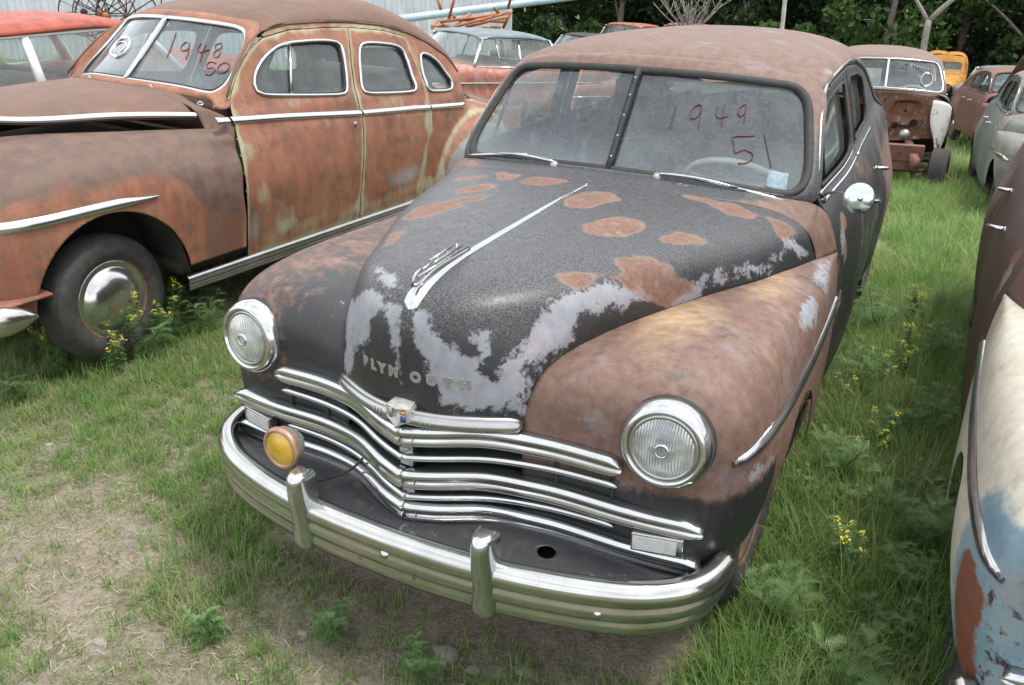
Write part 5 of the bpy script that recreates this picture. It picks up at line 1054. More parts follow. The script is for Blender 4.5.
# fine pebbles
n = 900; x = rs.uniform(-4.2, 1.6, n); y = rs.uniform(-1.3, 3, n); g = G()
for i in range(n):
    r = rs.uniform(.0015, .006); V = np.array([(-1,-.8,0),(1,-.9,0),(.9,1,0),(-.8,.9,0),(-.5,-.4,.8),(.6,-.4,.9),(.4,.5,.7),(-.5,.5,.8)])*r*rs.uniform(.7, 1.3, 3); g.add(V+[x[i], y[i], float(terb(x[i], y[i]))], [(0,1,5,4),(1,2,6,5),(2,3,7,6),(3,0,4,7),(4,5,6,7)])
MAT['stone'] = simple('pale_stone', (.21,.195,.175), .9, 0, .25, 14, .4); g.make('pebbles', MAT['stone'], kind='stuff')
# single stones one can point at
def world(px, py, z=0.0):
    d = fw+r2*((px-512)/865.094)-u2*((py-342.5)/865.094); t = (z-CAM[2])/d.z; return CAM[0]+d.x*t, CAM[1]+d.y*t
STN = [(20,403,.022,'small pale stone in the grass at the far left edge'), (101,646,.028,'flat white stone on the dirt at the lower left'), (303,632,.022,'whitish stone on the dirt below the amber fog lamp side of the bumper'),
 (447,648,.050,'larger buried grey stone slab under the middle of the bumper'), (474,664,.026,'small stone beside the buried grey slab under the bumper'), (526,668,.034,'flat grey-brown stone in front of the right bumper guard'), (182,612,.024,'small light stone between grass tufts at the lower left'), (50,448,.022,'tiny pale stone on the bare patch at the left'), (256,535,.02,'small pale stone near the left curve of the bumper')]
for px, py, r, lab in STN:
    X, Y = world(px, py); g = G(); th = np.linspace(0, 2*np.pi, 9)[:-1]; rr = r*rs.uniform(.75, 1.2, 8)
    rows = [[(X+q*rr[k]*math.cos(th[k]), Y+q*.7*rr[k]*math.sin(th[k]), float(terb(X, Y))+h*r) for k in list(range(8))+[0]] for q, h in ((1.05,-.15),(1,.16),(.82,.30),(.4,.36),(.01,.37))]
    tag(g.grid(np.array(rows)).make('stone', MAT['stone']), lab, 'stone', 'stones lying on the bare ground')

# ------------------------------------------------------------------ weeds one can tell apart
def weed(px, py, h, lab, kind='mustard', n=5, ground=None, group='tall yellow-flowered weeds', seed=0):
    r_ = np.random.RandomState(seed+int(px)); X, Y = world(px, py) if ground is None else ground; Z = float(terr(X, Y))
    w = thing('weed', lab, 'weed', (X, Y, Z), 0, group)
    st = G(); LX = []; FL = G()
    for k in range(n):
        a = r_.rand()*6.28; ln = r_.uniform(.1, .38) if kind != 'fern' else r_.uniform(.2, .75); hh = h*r_.uniform(.6, 1.0); base = np.array([r_.normal(0, .012), r_.normal(0, .012), 0])
        pts = [base+np.array([math.cos(a)*ln*hh*t**1.5, math.sin(a)*ln*hh*t**1.5, hh*t]) for t in np.linspace(0, 1, 8)]; st.tube(pts, list(np.linspace(.0030, .0012, 8)), 4)
        for i in range(1, 8):
            for _ in range(2 if kind == 'fern' else 3):
                p = pts[i-1]*(1-(q := r_.rand()))+pts[i]*q; LX.append((*p, (.17 if kind == 'fern' else .05)*h/.4*(1.25-i/9), r_.rand()*6.28))
                if r_.rand() < .45 and kind != 'fern': LX.append((*p, .03, r_.rand()*6.28))
        if kind == 'mustard':
            for _ in range(9):
                p = Vector(pts[-1])+Vector((r_.normal(0, .006), r_.normal(0, .006), r_.uniform(-.02, .008))); s_ = r_.uniform(.0022, .0042)
                FL.box(p, (s_*1.6, s_*1.6, s_), r_.rand()*3)
    st.make('stem', MAT['weed'], w)
    A = np.array(LX); # each leaf: a rib with small side leaflets
    X1, Y1, Z1, L1, W1, N1, T1, D1 = [], [], [], [], [], [], [], []
    for x, y, z, L, a in A:
        for t in (np.linspace(.1, 1, 10) if kind == 'fern' else np.linspace(.3, 1, 4)):
            for sd_ in (-1, 1):
                X1.append(x+math.cos(a)*L*t); Y1.append(y+math.sin(a)*L*t); Z1.append(z+L*.45*t-L*.35*t*t); L1.append(L*(.26 if kind == 'fern' else .36)*(1.15-t)+.005); W1.append(.0026 if kind == 'fern' else .0042); N1.append(1.25); T1.append(r_.rand()*.8); D1.append(a+sd_*.9)
    blades('leaves', *[np.array(q) for q in (X1, Y1, Z1, L1, W1, N1)], MAT['weed'], np.array(T1), kind=None, dirs=np.array(D1), parent=w, nseg=2, droop=.6)
    if FL.v: FL.make('flowers', MAT['flower'], w, smooth=False, kind='stuff')
for i, (px, py, h, n, lab) in enumerate([(128,358,.40,7,'tall yellow-flowered weed in front of the hub cap of the orange sedan'), (176,338,.40,6,'yellow-flowered weed just behind the front wheel of the orange sedan'), (58,376,.30,5,'short flowering weed at the front edge of the big wheel on the left'),
  (392,218,.34,6,'weed with pale flowers between the rear door of the orange sedan and the dark hood'), (318,270,.22,4,'small weed growing by the rocker trim of the orange sedan'), (880,392,.22,5,'flowering weed in the lane between the two cars, nearest the pale fender'), (905,356,.22,4,'flowering weed in the middle of the green lane on the right'), (848,412,.2,4,'low flowering weed beside the sill of the black sedan'), (868,470,.2,4,'flowering weed low in the lane beside the rusty front wheel'),
  (1000,205,.30,5,'bushy flowering weed at the wheel of the grey-green car')]): weed(px, py, h, lab, 'mustard', n, seed=i)
for i, (px, py, h, n, lab) in enumerate([(905,600,.22,12,'feathery green weed clump beside the red and blue fender at the lower right'), (930,560,.24,10,'feathery weed right against the arch of the pale fender'), (884,640,.16,9,'low feathery weed in front of the blue and red fender'), (905,440,.20,9,'feathery weed in the lane left of the pale fender trim'), (860,520,.16,8,'feathery weed in the middle of the lane beside the rusty tyre'), (800,500,.14,7,'small ferny weed against the rusty front wheel of the black sedan'), (915,505,.18,8,'ferny weed left of the dark wheel arch at the right edge')]):
    weed(px, py, h, lab, 'fern', n, group='feathery weeds in the lane', seed=50+i)

r_ = np.random.RandomState(77)
NM = ['close to the sill of the black sedan', 'in the middle of the green lane', 'on the pale fender side of the green lane']
for i in range(15):
    k = i % 3; gx_ = [1.00, 1.16, 1.32][k]+r_.uniform(-.05, .05); gy_ = -.15+i*.30
    weed(500+i, 0, r_.uniform(.20, .34), 'leafy green weed '+NM[k]+', '+['nearest', 'second nearest', 'third', 'fourth', 'farthest'][i//3]+' of five', ['fern', 'mustard', 'fern'][k], 8, ground=(gx_, gy_), group='weeds lost in the green lane '+['by the sill', 'in the middle', 'by the pale fender'][k], seed=300+i)
for i, (px, py, h, lab) in enumerate([(20,400,.14,'low leafy weed at the left edge below the orange sedan bumper'), (250,420,.12,'small leafy weed beside the left headlight of the black sedan'), (210,640,.11,'low green weed on the dirt at the bottom left'), (330,640,.12,'bushy low weed below the left bumper guard'), (420,676,.12,'bushy low weed at the bottom edge under the bumper')]):
    weed(px, py, h, lab, 'fern', 9, group='low weeds on the dirt', seed=400+i)

for i, (px, py, h) in enumerate([(52,362,.22),(90,368,.20),(118,370,.22),(150,352,.26),(166,345,.34),(205,330,.24)]):
    weed(px, py, h, 'leafy weed by the front wheel of the orange sedan, '+['first', 'second', 'third', 'fourth', 'fifth', 'sixth'][i]+' from the left', 'fern' if i % 2 else 'mustard', 7, group='weeds round the front wheel of the orange sedan', seed=700+i)
# ================================================================== the other cars
_mc = {}
def clone(root, label, loc, rz, mats, omit=(), pitch=0.0, scale=1.0, group=None, clear=('hood',), name='sedan', cat='car'):
    key = tuple(sorted((k.name, v.name) for k, v in mats.items()))
    def mesh(me, nm):
        if me is None: return None
        k = (me.name, key)
        if k not in _mc:
            m2 = me.copy(); ch = False
            for i, mt in enumerate(m2.materials):
                if mt in mats: m2.materials[i] = mats[mt]
            if nm in clear:
                for a in ('rust', 'pale'):
                    if a in m2.attributes: m2.attributes.remove(m2.attributes[a])
            _mc[k] = m2
        return _mc[k]
    def rec(o, parent):
        nm = o.name.split('.')[0]
        if nm in omit: return
        c = o.copy(); COL.objects.link(c); c.parent = parent
        if c.type == 'MESH': c.data = mesh(o.data, nm)
        for ch in o.children: rec(ch, c)
        return c
    r = root.copy(); COL.objects.link(r); r.location = loc; r.rotation_euler = (pitch, 0, rz); r.scale = (scale,)*3; r['label'] = label; r['category'] = cat
    if 'group' in r: del r['group']
    if group: r['group'] = group
    for ch in list(root.children): rec(ch, r)
    return r
COMMON = ('letter','painted_stroke','sticker','fog_lamp','hood_crest','crest_enamel','crest_relief','moulding_slot','bar_joint','screw','window_light_cloth','ship_ornament','side_mirror','mirror_arm')
GRP = 'derelict cars parked in rows'
# --- near right: brown car with a cream and pale blue front fender
MAT['maroon'] = old_paint('brown_oxide_paint', base=(.060,.034,.028), base2=(.095,.055,.043), pale=(.20,.19,.18), brown=(.085,.045,.036), brown2=(.11,.06,.045), rust=(.16,.06,.04), rust2=(.11,.045,.035), rough=.5)
m = M('cream_blue_red_paint'); n1 = m.noise(5, 6, .65); n2 = m.noise(26, 5, .65); n3 = m.noise(90, 4, .7); xyz = m.sep()
cream = m.mix(m.rng(n2, .35, .65), (.42,.40,.33), (.34,.32,.27)); cream = m.mix(m.rng(n3, .60, .72, 0, .5), cream, (.18,.15,.12))
blue = m.mix(m.rng(n1, .35, .65), (.10,.17,.22), (.20,.28,.32)); blue = m.mix(m.rng(n3, .58, .72, 0, .7), blue, (.09,.055,.04))
red = m.mix(m.rng(n1, .4, .6), (.20,.055,.035), (.12,.05,.04))
wob = m.math('ADD', m.math('MULTIPLY', m.math('SUBTRACT', n1, .5), 1.1), m.math('MULTIPLY', m.math('SUBTRACT', n2, .5), .6)); bm = m.rng(m.math('ADD', m.attr('blue'), wob), .36, .64); rm = m.rng(m.math('ADD', m.attr('redc'), wob), .42, .56)
dk = m.rng(m.math('ADD', m.attr('drk'), m.math('MULTIPLY', m.math('SUBTRACT', n2, .5), .9)), .46, .56)
c = m.mix(bm, cream, blue); c = m.mix(rm, c, red); c = m.mix(m.rng(n1, .54, .70, 0, .5), c, (.20,.14,.10)); c = m.mix(dk, c, (.045,.028,.024)); m.set(color=c, rough=.5, spec=.4); m.bump(m.math('ADD', n2, n3), .2, .003); MAT['cream'] = m.m
R1 = clone(car, 'brown sedan cropped by the right edge, with a cream, blue and red front fender', (2.338, -.156, .0), .022, {MAT['paint']: MAT['maroon'], MAT['rim']: MAT['darkmetal']}, omit=COMMON+('wiper_arm','wiper_pivot'))
for o in list(R1.children):
    if o.name.startswith('front_fender'):
        o.data = o.data.copy(); o.data.materials[0] = MAT['cream']; co = np.zeros(len(o.data.vertices)*3); o.data.vertices.foreach_get('co', co); V = co.reshape(-1, 3)
        f = {'blue': np.clip(ss(V[:,1], .75, .45)*1.0*ss(V[:,2], .99, .86)+.9*ss(V[:,1], .40, .30), 0, 1), 'redc': np.clip(.95*np.exp(-((V[:,1]-.47)/.10)**2)*ss(V[:,2], .80, .70)*(np.abs(V[:,0]) > .84)+.5*np.exp(-((V[:,1]-1.2)/.2)**2)*ss(V[:,2], .6, .5), 0, 1),
             'drk': np.clip(.45*np.exp(-((V[:,1]-.36)/.08)**2)*ss(V[:,2], .84, .74)+.4*ss(V[:,2], .52, .42), 0, 1)}
        for k, v in f.items(): at = o.data.attributes.new(k, 'FLOAT', 'POINT'); at.data.foreach_set('value', v.astype(np.float32))
        o['label'] = 'cream and blue fender with red primer'
# --- grey-green car further up the right edge
MAT['gg'] = old_paint('grey_green_paint', base=(.10,.12,.11), base2=(.16,.18,.165), pale=(.26,.30,.29), brown=(.15,.11,.085), brown2=(.19,.20,.17), rust=(.20,.10,.07), rough=.38)
clone(car, 'weathered grey-green sedan at the right edge behind the brown one', (2.42, 7.55, -.56), .10, {MAT['paint']: MAT['gg'], MAT['rim']: MAT['darkmetal']}, omit=COMMON+('wiper_arm','wiper_pivot'), pitch=-.07, scale=.93, group=GRP)
# --- rusty car with its hood up
MAT['rb'] = old_paint('red_brown_paint', base=(.12,.06,.045), base2=(.16,.08,.06), pale=(.20,.18,.16), brown=(.18,.075,.05), brown2=(.14,.09,.07), rust=(.22,.09,.05), rough=.5)
R2 = clone(car, 'red-brown rusty car with its hood propped open, at the far right', (2.45, 15.4, -1.38), .25, {MAT['paint']: MAT['rb']}, omit=COMMON+('hood','wiper_arm','wiper_pivot','hood_spear','hood_seam','hood_lip_moulding'), pitch=-.08, scale=.93, group=GRP)
rows = [[(x, y, 1.19+.62*(1.5-y)+.02*math.cos(x*2)) for x in np.linspace(-.68, .68, 12)] for y in np.linspace(1.5, .35, 8)]
mk('hood', *gridcut(np.array(rows)), MAT['rim'], R2, solid=.03)
G().box((0,.9,.92), (1.05,1.1,.10)).make('engine_bay_rim', simple('cream_primer', (.34,.28,.20), .7), R2)
# --- stripped car behind the black sedan
MAT['ub'] = old_paint('umber_paint', base=(.085,.055,.045), base2=(.13,.09,.075), pale=(.24,.22,.20), brown=(.13,.08,.062), brown2=(.16,.11,.09), rust=(.18,.08,.05), rough=.55)
A = clone(car, 'stripped sedan without hood or fenders behind the black one, its rusty firewall bare', (.337, 9.495, -.865), .153, {MAT['paint']: MAT['ub']}, pitch=-.02, scale=.994, group=GRP,
   omit=COMMON+('hood','front_fender','wheel_house','arch_lip','fender_trim','hood_seam','hood_lip_moulding','hood_spear','grille_bar','thin_grille_bar','grille_support','grille_upright','grille_backing','parking_light','headlight_bezel','front_bumper','splash_apron','apron_floor','wiper_arm','wiper_pivot','wiper_blade','engine_bay_blocker','windshield_seal','windshield_divider','front_wheel','cowl','rocker_trim','rear_view_mirror'))
for s in (1, -1):
    loop = [tuple(p) for p in Wc*np.array([s,1,1])]+[(s*.004, wsy(0, z), z) for z in np.linspace(1.55, 1.213, 12)]; G().tube(loop+[loop[0]], .013, 6, cap=False).make('windshield_trim', MAT['wchrome'], A)
mk('cowl', *gridcut(mirgrid(tensor(CW[1:], 8, 40))), MAT['ub'], A, solid=.004)
fwm = M('bare_firewall'); n1 = fwm.noise(4.5, 6, .65); n2 = fwm.noise(16, 6, .68); n3 = fwm.noise(60, 4, .7)
c = fwm.mix(fwm.rng(n1, .40, .60), (.16,.07,.035), (.10,.05,.035)); c = fwm.mix(fwm.rng(n2, .57, .66, 0, .8), c, (.34,.28,.20)); c = fwm.mix(fwm.rng(n1, .56, .66, 0, .9), c, (.30,.15,.07)); c = fwm.mix(fwm.rng(n2, .28, .40, .8, 0), c, (.04,.028,.024)); fwm.set(color=c, rough=.75); fwm.bump(n2, .5, .01)
X, Zg = np.meshgrid(np.linspace(-.80, .80, 81), np.linspace(.50, 1.17, 40), indexing='ij'); dent = .07*ss(rrect(X, Zg, -.60, -.06, .56, 1.06, .12), 0, .05)+.06*ss(rrect(X, Zg, .10, .50, .80, 1.08, .12), 0, .05)+.04*ss(rrect(X, Zg, .12, .52, .54, .76, .1), 0, .04)
hl = np.minimum(np.minimum(np.hypot(X-.42, Zg-.78)-.055, np.hypot(X-.20, Zg-.74)-.045), np.minimum(np.hypot(X-.02, Zg-1.07)-.018, np.hypot(X-.30, Zg-.93)-.02)); zt = 1.165-.12*(X/.8)**4
mk('firewall', *gridcut(np.stack([X, 1.50+dent+.10*X*X, Zg], -1), np.minimum(np.minimum(hl, zt-Zg), Zg-.52-.12*np.abs(X))), fwm.m, A, solid=.006)
wp = M('chipped_white_panel'); n1 = wp.noise(9, 6, .7); n2 = wp.noise(30, 5, .7); c = wp.mix(wp.rng(n2, .3, .7), (.42,.43,.40), (.52,.53,.50)); c = wp.mix(wp.rng(n1, .56, .62), c, (.13,.06,.05)); wp.set(color=c, rough=.6)
P_ = np.array([[(.60,1.46,1.10),(.70,1.50,1.09),(.80,1.56,1.05),(.86,1.66,.98)],[(.60,1.40,.85),(.69,1.42,.85),(.79,1.48,.85),(.86,1.62,.84)],[(.68,1.36,.62),(.72,1.37,.60),(.78,1.42,.60),(.84,1.58,.62)],[(.72,1.34,.46),(.735,1.35,.45),(.77,1.40,.45),(.80,1.50,.48)]])
mk('inner_panel', *gridcut(tensor(P_, 16, 12)), wp.m, A, solid=.006)
brn = simple('brown_frame_paint', (.13,.06,.045), .7, 0, .3, 12, .3)
for s in (1, -1): G().box((.40*s,.95,.50), (.09,1.5,.13)).make('frame_rail', brn, A)
G().box((-.06,.62,.56), (1.15,.10,.20)).make('cross_member', brn, A, bevel=.01); G().box((.0,.66,.40), (1.0,.16,.12)).make('cross_member', brn, A, bevel=.01)
G().tube([(-.7,.80,.30),(.70,.86,.30)], .022, 8).make('tie_rod', MAT['rim'], A); G().tube([(.45,.9,.50),(.47,.86,.22),(.6,.86,.24)], .035, 8).make('suspension_arm', brn, A)
G().lathe([(.07,0),(.07,.05),(.03,.09),(.001,.09)], 16, axm((.32,1.36,.66), (0,-1,.1))).make('steering_box', MAT['pot'], A)
e = bpy.data.objects.new('front_wheel', None); COL.objects.link(e); e.parent = A; wheel(e, (.74,.865,.22), .38, .21, cap=None, flip=1, steer=-.18, tread=True)
for st in [[(.10,1.50),(.08,1.43),(.07,1.37)], [(.24,1.49),(.19,1.48),(.18,1.45),(.22,1.44),(.25,1.47),(.24,1.49),(.235,1.37)]]:
    p = curve(st, 10); G().tube([(x, wsy(abs(x), z)+.0075, z) for x, z in p], .006, 5, flat=.3, upv=(1,0,0)).make('painted_stroke', MAT['rubber'], A)
for k in range(7): G().tube([(.28+.035*k, wsy(.3,1.50-.006*k)+.007, 1.50-.006*k), (.30+.035*k, wsy(.3,1.475-.006*k)+.007, 1.475-.006*k)], .008, 5, flat=.3, upv=(1,0,0)).make('painted_stroke', MAT['wmarker'], A)
p = [(.50+.075*math.cos(t), 1.32+.075*math.sin(t)) for t in np.linspace(0, 6.28, 24)]; G().tube([(x, wsy(abs(x), z)+.007, z) for x, z in p], .018, 5, flat=.2, upv=(1,0,0)).make('painted_ring', MAT['wmarker'], A)
G().box((-.35,2.0,1.30), (.6,.02,.22)).make('paper_sheet', MAT['seat2'], A)

# --- fifties cars: one builder, loft body and glasshouse
def fifties(name, label, loc, rz, pitch, body_m, roof_m, wf=None, Ln=5.0, W=.94, belt=.90, top=1.42, gh=(1.75, 4.0), wrap=True, low=False, group=GRP, trim=True, fin=0.0):
    c = thing(name, label, 'car', loc, rz, group); c.rotation_euler = (pitch, 0, rz)
    ys = np.array([0,.06,.35,.85,1.5,2.2,3.0,3.8,4.4,4.85,5.0])*Ln/5.0; wx = np.array([.80,.90,.97,1,1,1,1,.99,.96,.90,.82])*W; bt = belt+np.array([-.10,-.05,0,.01,.01,0,-.01,.0+fin*.3,.0+fin*.8,.02+fin,-.05+fin])
    rows = []
    for y, x, b in zip(ys, wx, bt):
        crown = b+.03; rows.append([(0,y,crown+.02*(y < 4.9)),(x*.40,y,crown+.015),(x*.72,y,crown-.005),(x*.90,y,b+fin*.3*(y > 3.5)),(x*.975,y,b-.05),(x,y,b-.16),(x*.985,y,b-.32),(x*1.0,y,b-.45),(x*.96,y,.30),(x*.90,y,.24)])
    P = tensor(np.array(rows), 90, 40); F = np.where(P[...,0] > W*.86, np.minimum((np.hypot((P[...,1]-.85)/.40, (P[...,2]-.33)/.37)-1)*.4, (np.hypot((P[...,1]-.82*Ln+.2)/.40, (P[...,2]-.33)/.33)-1)*.4), .3)
    for s in (1, -1):
        V, Fc = gridcut(P*np.array([s,1,1]), F); mk('body_half' if False else 'body_shell', V, Fc, body_m, c, solid=.006)
        for y in (.85, .82*Ln-.2): e = bpy.data.objects.new('wheel', None); COL.objects.link(e); e.parent = c; wheel(e, (s*(W-.17), y, .33), .335, .17, flip=s)
        if trim: G().tube([(s*(W+.006), y, belt-.22) for y in np.linspace(.45, Ln-.4, 14)], .012, 6).make('side_trim', MAT['wchrome'], c)
    G().box((0,Ln/2,.35), (W*1.7,Ln*.9,.1)).make('underbody_block', MAT['darkmetal'], c)
    for y in (.02, Ln-.02): G().tube(curve([(-W*.97,y+(.25 if y < 1 else -.25),.45),(-W*.7,y,.45),(0,y+(-.06 if y < 1 else .06),.45),(W*.7,y,.45),(W*.97,y+(.25 if y < 1 else -.25),.45)], 20), .07, 8).make('bumper', MAT['chrome2'], c)
    for s in (1, -1): G().lathe([(.10,0),(.10,.03),(.08,.05),(.001,.06)], 20, axm((s*W*.76,.05,belt-.14), (0,-1,0))).make('headlight', hl_gl.m, c)
    a, b = gh; h = top-belt; xs_ = W*.80
    rf = []
    for y, z, x in ((a+.42,top-.06,xs_*.86),(a+.62,top-.015,xs_*.90),(a+1.0,top,xs_*.92),((a+b)/2+.2,top,xs_*.92),(b-.60,top-.02,xs_*.90),(b-.35,top-.075,xs_*.86)): rf.append([(0,y,z+.02),(x*.4,y,z+.015),(x*.75,y,z),(x*.93,y,z-.025),(x,y,z-.06)])
    mk('roof', *gridcut(mirgrid(tensor(np.array(rf), 26, 14))), roof_m, c, solid=.02)
    zt_ = top-.07
    for s in (1, -1):
        x0, x1 = W*.90*s, xs_*.88*s
        fa = a-.05 if wrap else a; ta = a+.42
        q = [(x0,fa+.25,belt),(x0,b-.15,belt),(x1,b-.42,zt_),(x1,ta+.08,zt_)]; mk('side_glass', q, [(0,1,2,3)], MAT['glass'], c, smooth=False)
        pm = wf or MAT['wchrome']; fk = 1.5 if wf else 1.0
        for p0, p1, r in (((x0,fa+.25,belt),(x1,ta+.04,zt_),.030),((x0,(a+b)/2+.02,belt),(x1,(a+b)/2+.05,zt_),.026),((x0,b-.15,belt),(x1,b-.42,zt_),.035),((x0,fa+.25,belt+.01),(x0,b-.15,belt+.01),.018),((x1,ta,zt_),(x1,b-.42,zt_),.018)):
            G().tube([p0, p1], r*fk, 6, flat=.6).make('window_frame', pm if not low else MAT['rubber'], c)
        G().tube([(x0*.99,a+.75,belt),(x1*.99,a+.72,zt_)], .01, 5).make('vent_bar', pm, c)
    mk('windshield', [(-W*.88,a+.18,belt),(-W*.5,a-.02,belt+.03),(0,a-.08,belt+.04),(W*.5,a-.02,belt+.03),(W*.88,a+.18,belt),(xs_*.86,a+.44,zt_),(xs_*.5,a+.38,zt_+.02),(0,a+.36,zt_+.02),(-xs_*.5,a+.38,zt_+.02),(-xs_*.86,a+.44,zt_)], [(0,1,8,9),(1,2,7,8),(2,3,6,7),(3,4,5,6)], MAT['clear'], c)
    mk('rear_window', [(-W*.85,b-.1,belt),(0,b+.1,belt+.03),(W*.85,b-.1,belt),(xs_*.84,b-.40,zt_),(0,b-.33,zt_+.02),(-xs_*.84,b-.40,zt_)], [(0,1,4,5),(1,2,3,4)], MAT['clear'], c)
    for y in (a+.95, b-.95): G().box((0,y,.78), (1.3,.18,.46)).make('seat_back', MAT['seat'], c, bevel=.05)
    return c
red = rusty('faded_red_paint', (.27,.045,.024), (.30,.065,.036), (.22,.05,.035), rough=.5, streak=.15)
pink = rusty('coral_paint', (.27,.085,.062), (.31,.12,.09), (.40,.34,.28), rough=.5, streak=.3); teal = simple('grey_teal_roof', (.10,.145,.16), .45, 0, .3, 5)
blk = simple('dull_black_paint', (.028,.022,.022), .5, 0, .4, 6); bgr = simple('pale_blue_white_paint', (.42,.50,.52), .45, 0, .15, 5); grb = simple('faded_grey_blue_paint', (.17,.19,.20), .45, 0, .3, 5); rstr = simple('orange_brown_roof', (.30,.12,.07), .7, 0, .35, 6)
dusty = simple('dusty_brown_roof', (.17,.085,.065), .7, 0, .3, 6)
c0 = fifties('sedan', 'faded red car with white window frames behind the orange sedan, at the left edge', (-6.05, .10, .0), -.06, 0, red, red, wf=simple('white_frame_paint', (.55,.56,.56), .5, 0, .1, 9), belt=.95, top=1.42, gh=(1.2, 4.15), group=GRP)
fifties('sedan', 'coral pink car with flaking white paint between the two front cars', (-7.35, 8.9, -.52), -.42, -.08, pink, teal, belt=.93, top=1.42, group=GRP)
fifties('sedan', 'pink car with a teal roof just behind the coral pink one', (-5.9, 12.0, -1.02), -.42, -.08, pink, teal, belt=.93, top=1.46, group=GRP)
fifties('sedan', 'black rounded car behind the pink ones, under the trees', (-9.2, 17.6, -1.42), -.5, -.08, blk, blk, belt=1.0, top=1.5, group=GRP, trim=False)
fifties('sedan', 'car showing only an orange-brown roof above the black sedan, the left of two', (-9.9, 24.0, -1.80), -.2, -.08, rstr, rstr, belt=.95, top=1.62, group=GRP, trim=False)
fifties('sedan', 'car showing only an orange-brown roof above the black sedan, the right of two', (-8.1, 24.6, -1.86), -.2, -.08, rstr, rstr, belt=.95, top=1.70, group=GRP, trim=False)
fifties('sedan', 'grey-blue car left of the one with the open hood, far right', (2.45, 19.6, -1.85), .22, -.08, grb, grb, belt=.98, top=1.5, group=GRP)
fifties('sedan', 'pale blue and white car behind the one with the open hood', (4.1, 21.8, -1.95), .35, -.08, bgr, bgr, belt=1.0, top=1.62, group=GRP)
# --- yellow truck
yel = rusty('orange_yellow_paint', (.42,.18,.025), (.46,.22,.035), (.35,.14,.04), rough=.5, streak=.4)
T = thing('pickup_truck', 'orange-yellow old truck seen beyond the stripped sedan', 'truck', (.27, 24.0, -2.02), .05); T.scale = (.76,.76,.76)
P = np.array([[(0,.05,1.02),(.22,.05,1.0),(.34,.06,.92),(.38,.08,.62),(.38,.08,.50)],[(0,.35,1.14),(.26,.35,1.12),(.42,.36,1.02),(.46,.38,.66),(.46,.38,.50)],[(0,1.1,1.22),(.34,1.1,1.2),(.56,1.1,1.1),(.62,1.1,.7),(.62,1.1,.5)]])
mk('hood', *gridcut(mirgrid(tensor(P, 16, 14))), yel, T, solid=.01)
P = np.array([[(.72,1.10,.60),(.74,1.10,1.18),(.66,1.28,1.66),(.60,1.4,1.76),(0,1.4,1.82)],[(.76,1.9,.60),(.76,1.9,1.18),(.68,1.9,1.68),(.60,1.9,1.80),(0,1.9,1.86)],[(.74,2.4,.60),(.74,2.4,1.18),(.66,2.35,1.66),(.58,2.3,1.78),(0,2.3,1.82)]])
for s in (1, -1):
    mk('cab', *gridcut(tensor(P, 12, 20)*np.array([s,1,1])), yel, T, solid=.01)
    g = G(); rows = [[(s*x, .50-.46*math.cos(t), .42+.40*math.sin(t)) for t in np.linspace(-.1, 3.2, 16)] for x in (.40,.60,.76,.80)]; g.grid(np.array(rows)); g.make('front_fender', yel, T, solid=.01)
    G().lathe([(.10,-.02),(.10,.04),(.07,.07),(.001,.08)], 20, axm((s*.60,.10,.86), (0,-1,0))).make('headlight', hl_gl.m, T)
    e = bpy.data.objects.new('wheel', None); COL.objects.link(e); e.parent = T; wheel(e, (s*.68,.52,.38), .38, .2, flip=s)
    G().tube([(s*.76,1.2,1.25),(s*1.0,1.12,1.3)], .012, 5).make('mirror_arm', MAT['rim'], T); G().box((s*1.02,1.12,1.36), (.16,.03,.30)).make('mirror', MAT['dull'], T)
X, Zg = np.meshgrid(np.linspace(-.76, .76, 60), np.linspace(.6, 1.84, 50), indexing='ij'); Yg = 1.09+np.maximum(Zg-1.18, 0)*.50
mk('windshield_surround', *gridcut(np.stack([X, Yg, Zg], -1), np.minimum(sdpoly(X, Zg, [(-.73,.6),(.73,.6),(.74,1.18),(.66,1.66),(.55,1.78),(0,1.83),(-.55,1.78),(-.66,1.66),(-.74,1.18)]), -rrect(X, Zg, -.52, .52, 1.27, 1.60, .08))), yel, T, solid=.02)
mk('windshield', [(-.54,1.15,1.25),(.54,1.15,1.25),(.54,1.33,1.62),(-.54,1.33,1.62)], [(0,1,2,3)], MAT['glass'], T, smooth=False); G().box((0,1.10,.9), (1.44,.04,.60)).make('cowl_panel', yel, T)
mk('grille', *gridcut(np.array([[(x, .0, z) for x in np.linspace(-.3,.3,6)] for z in (.5,.98)])), MAT['black'], T, solid=.02); G().box((0,-.08,.52), (1.5,.06,.14)).make('bumper', MAT['rim'], T)
G().box((0,3.2,.80), (1.5,1.8,.5)).make('load_bed', yel, T, bevel=.02)

# ------------------------------------------------------------------ shed, wagon wheels, pipe, rack, pole
WA, WB = np.array([-34.0, 11.0]), np.array([-13.9, 27.0]); dv = WB-WA; LN = np.linalg.norm(dv); dv /= LN; nv_ = np.array([dv[1], -dv[0]])
iron = M('galvanised_iron'); n1 = iron.noise(.9, 5); n2 = iron.noise(1, 5, .6, iron.mapv((9, 9, .5))); c = iron.mix(iron.rng(n1, .35, .65), (.50,.55,.59), (.62,.67,.71)); c = iron.mix(iron.rng(n2, .48, .68, 0, .55), c, (.24,.25,.26)); c = iron.mix(iron.rng(n2, .66, .75, 0, .6), c, (.24,.15,.10)); iron.set(color=c, rough=.45, metal=.1)
shed = thing('shed', 'long grey corrugated-iron shed across the upper left', 'shed', (float(WA[0]), float(WA[1]), 0))
nsh = 26; wS = LN/nsh
prof_n = 25; tt = np.linspace(0, wS+.03, prof_n); base_me = {}
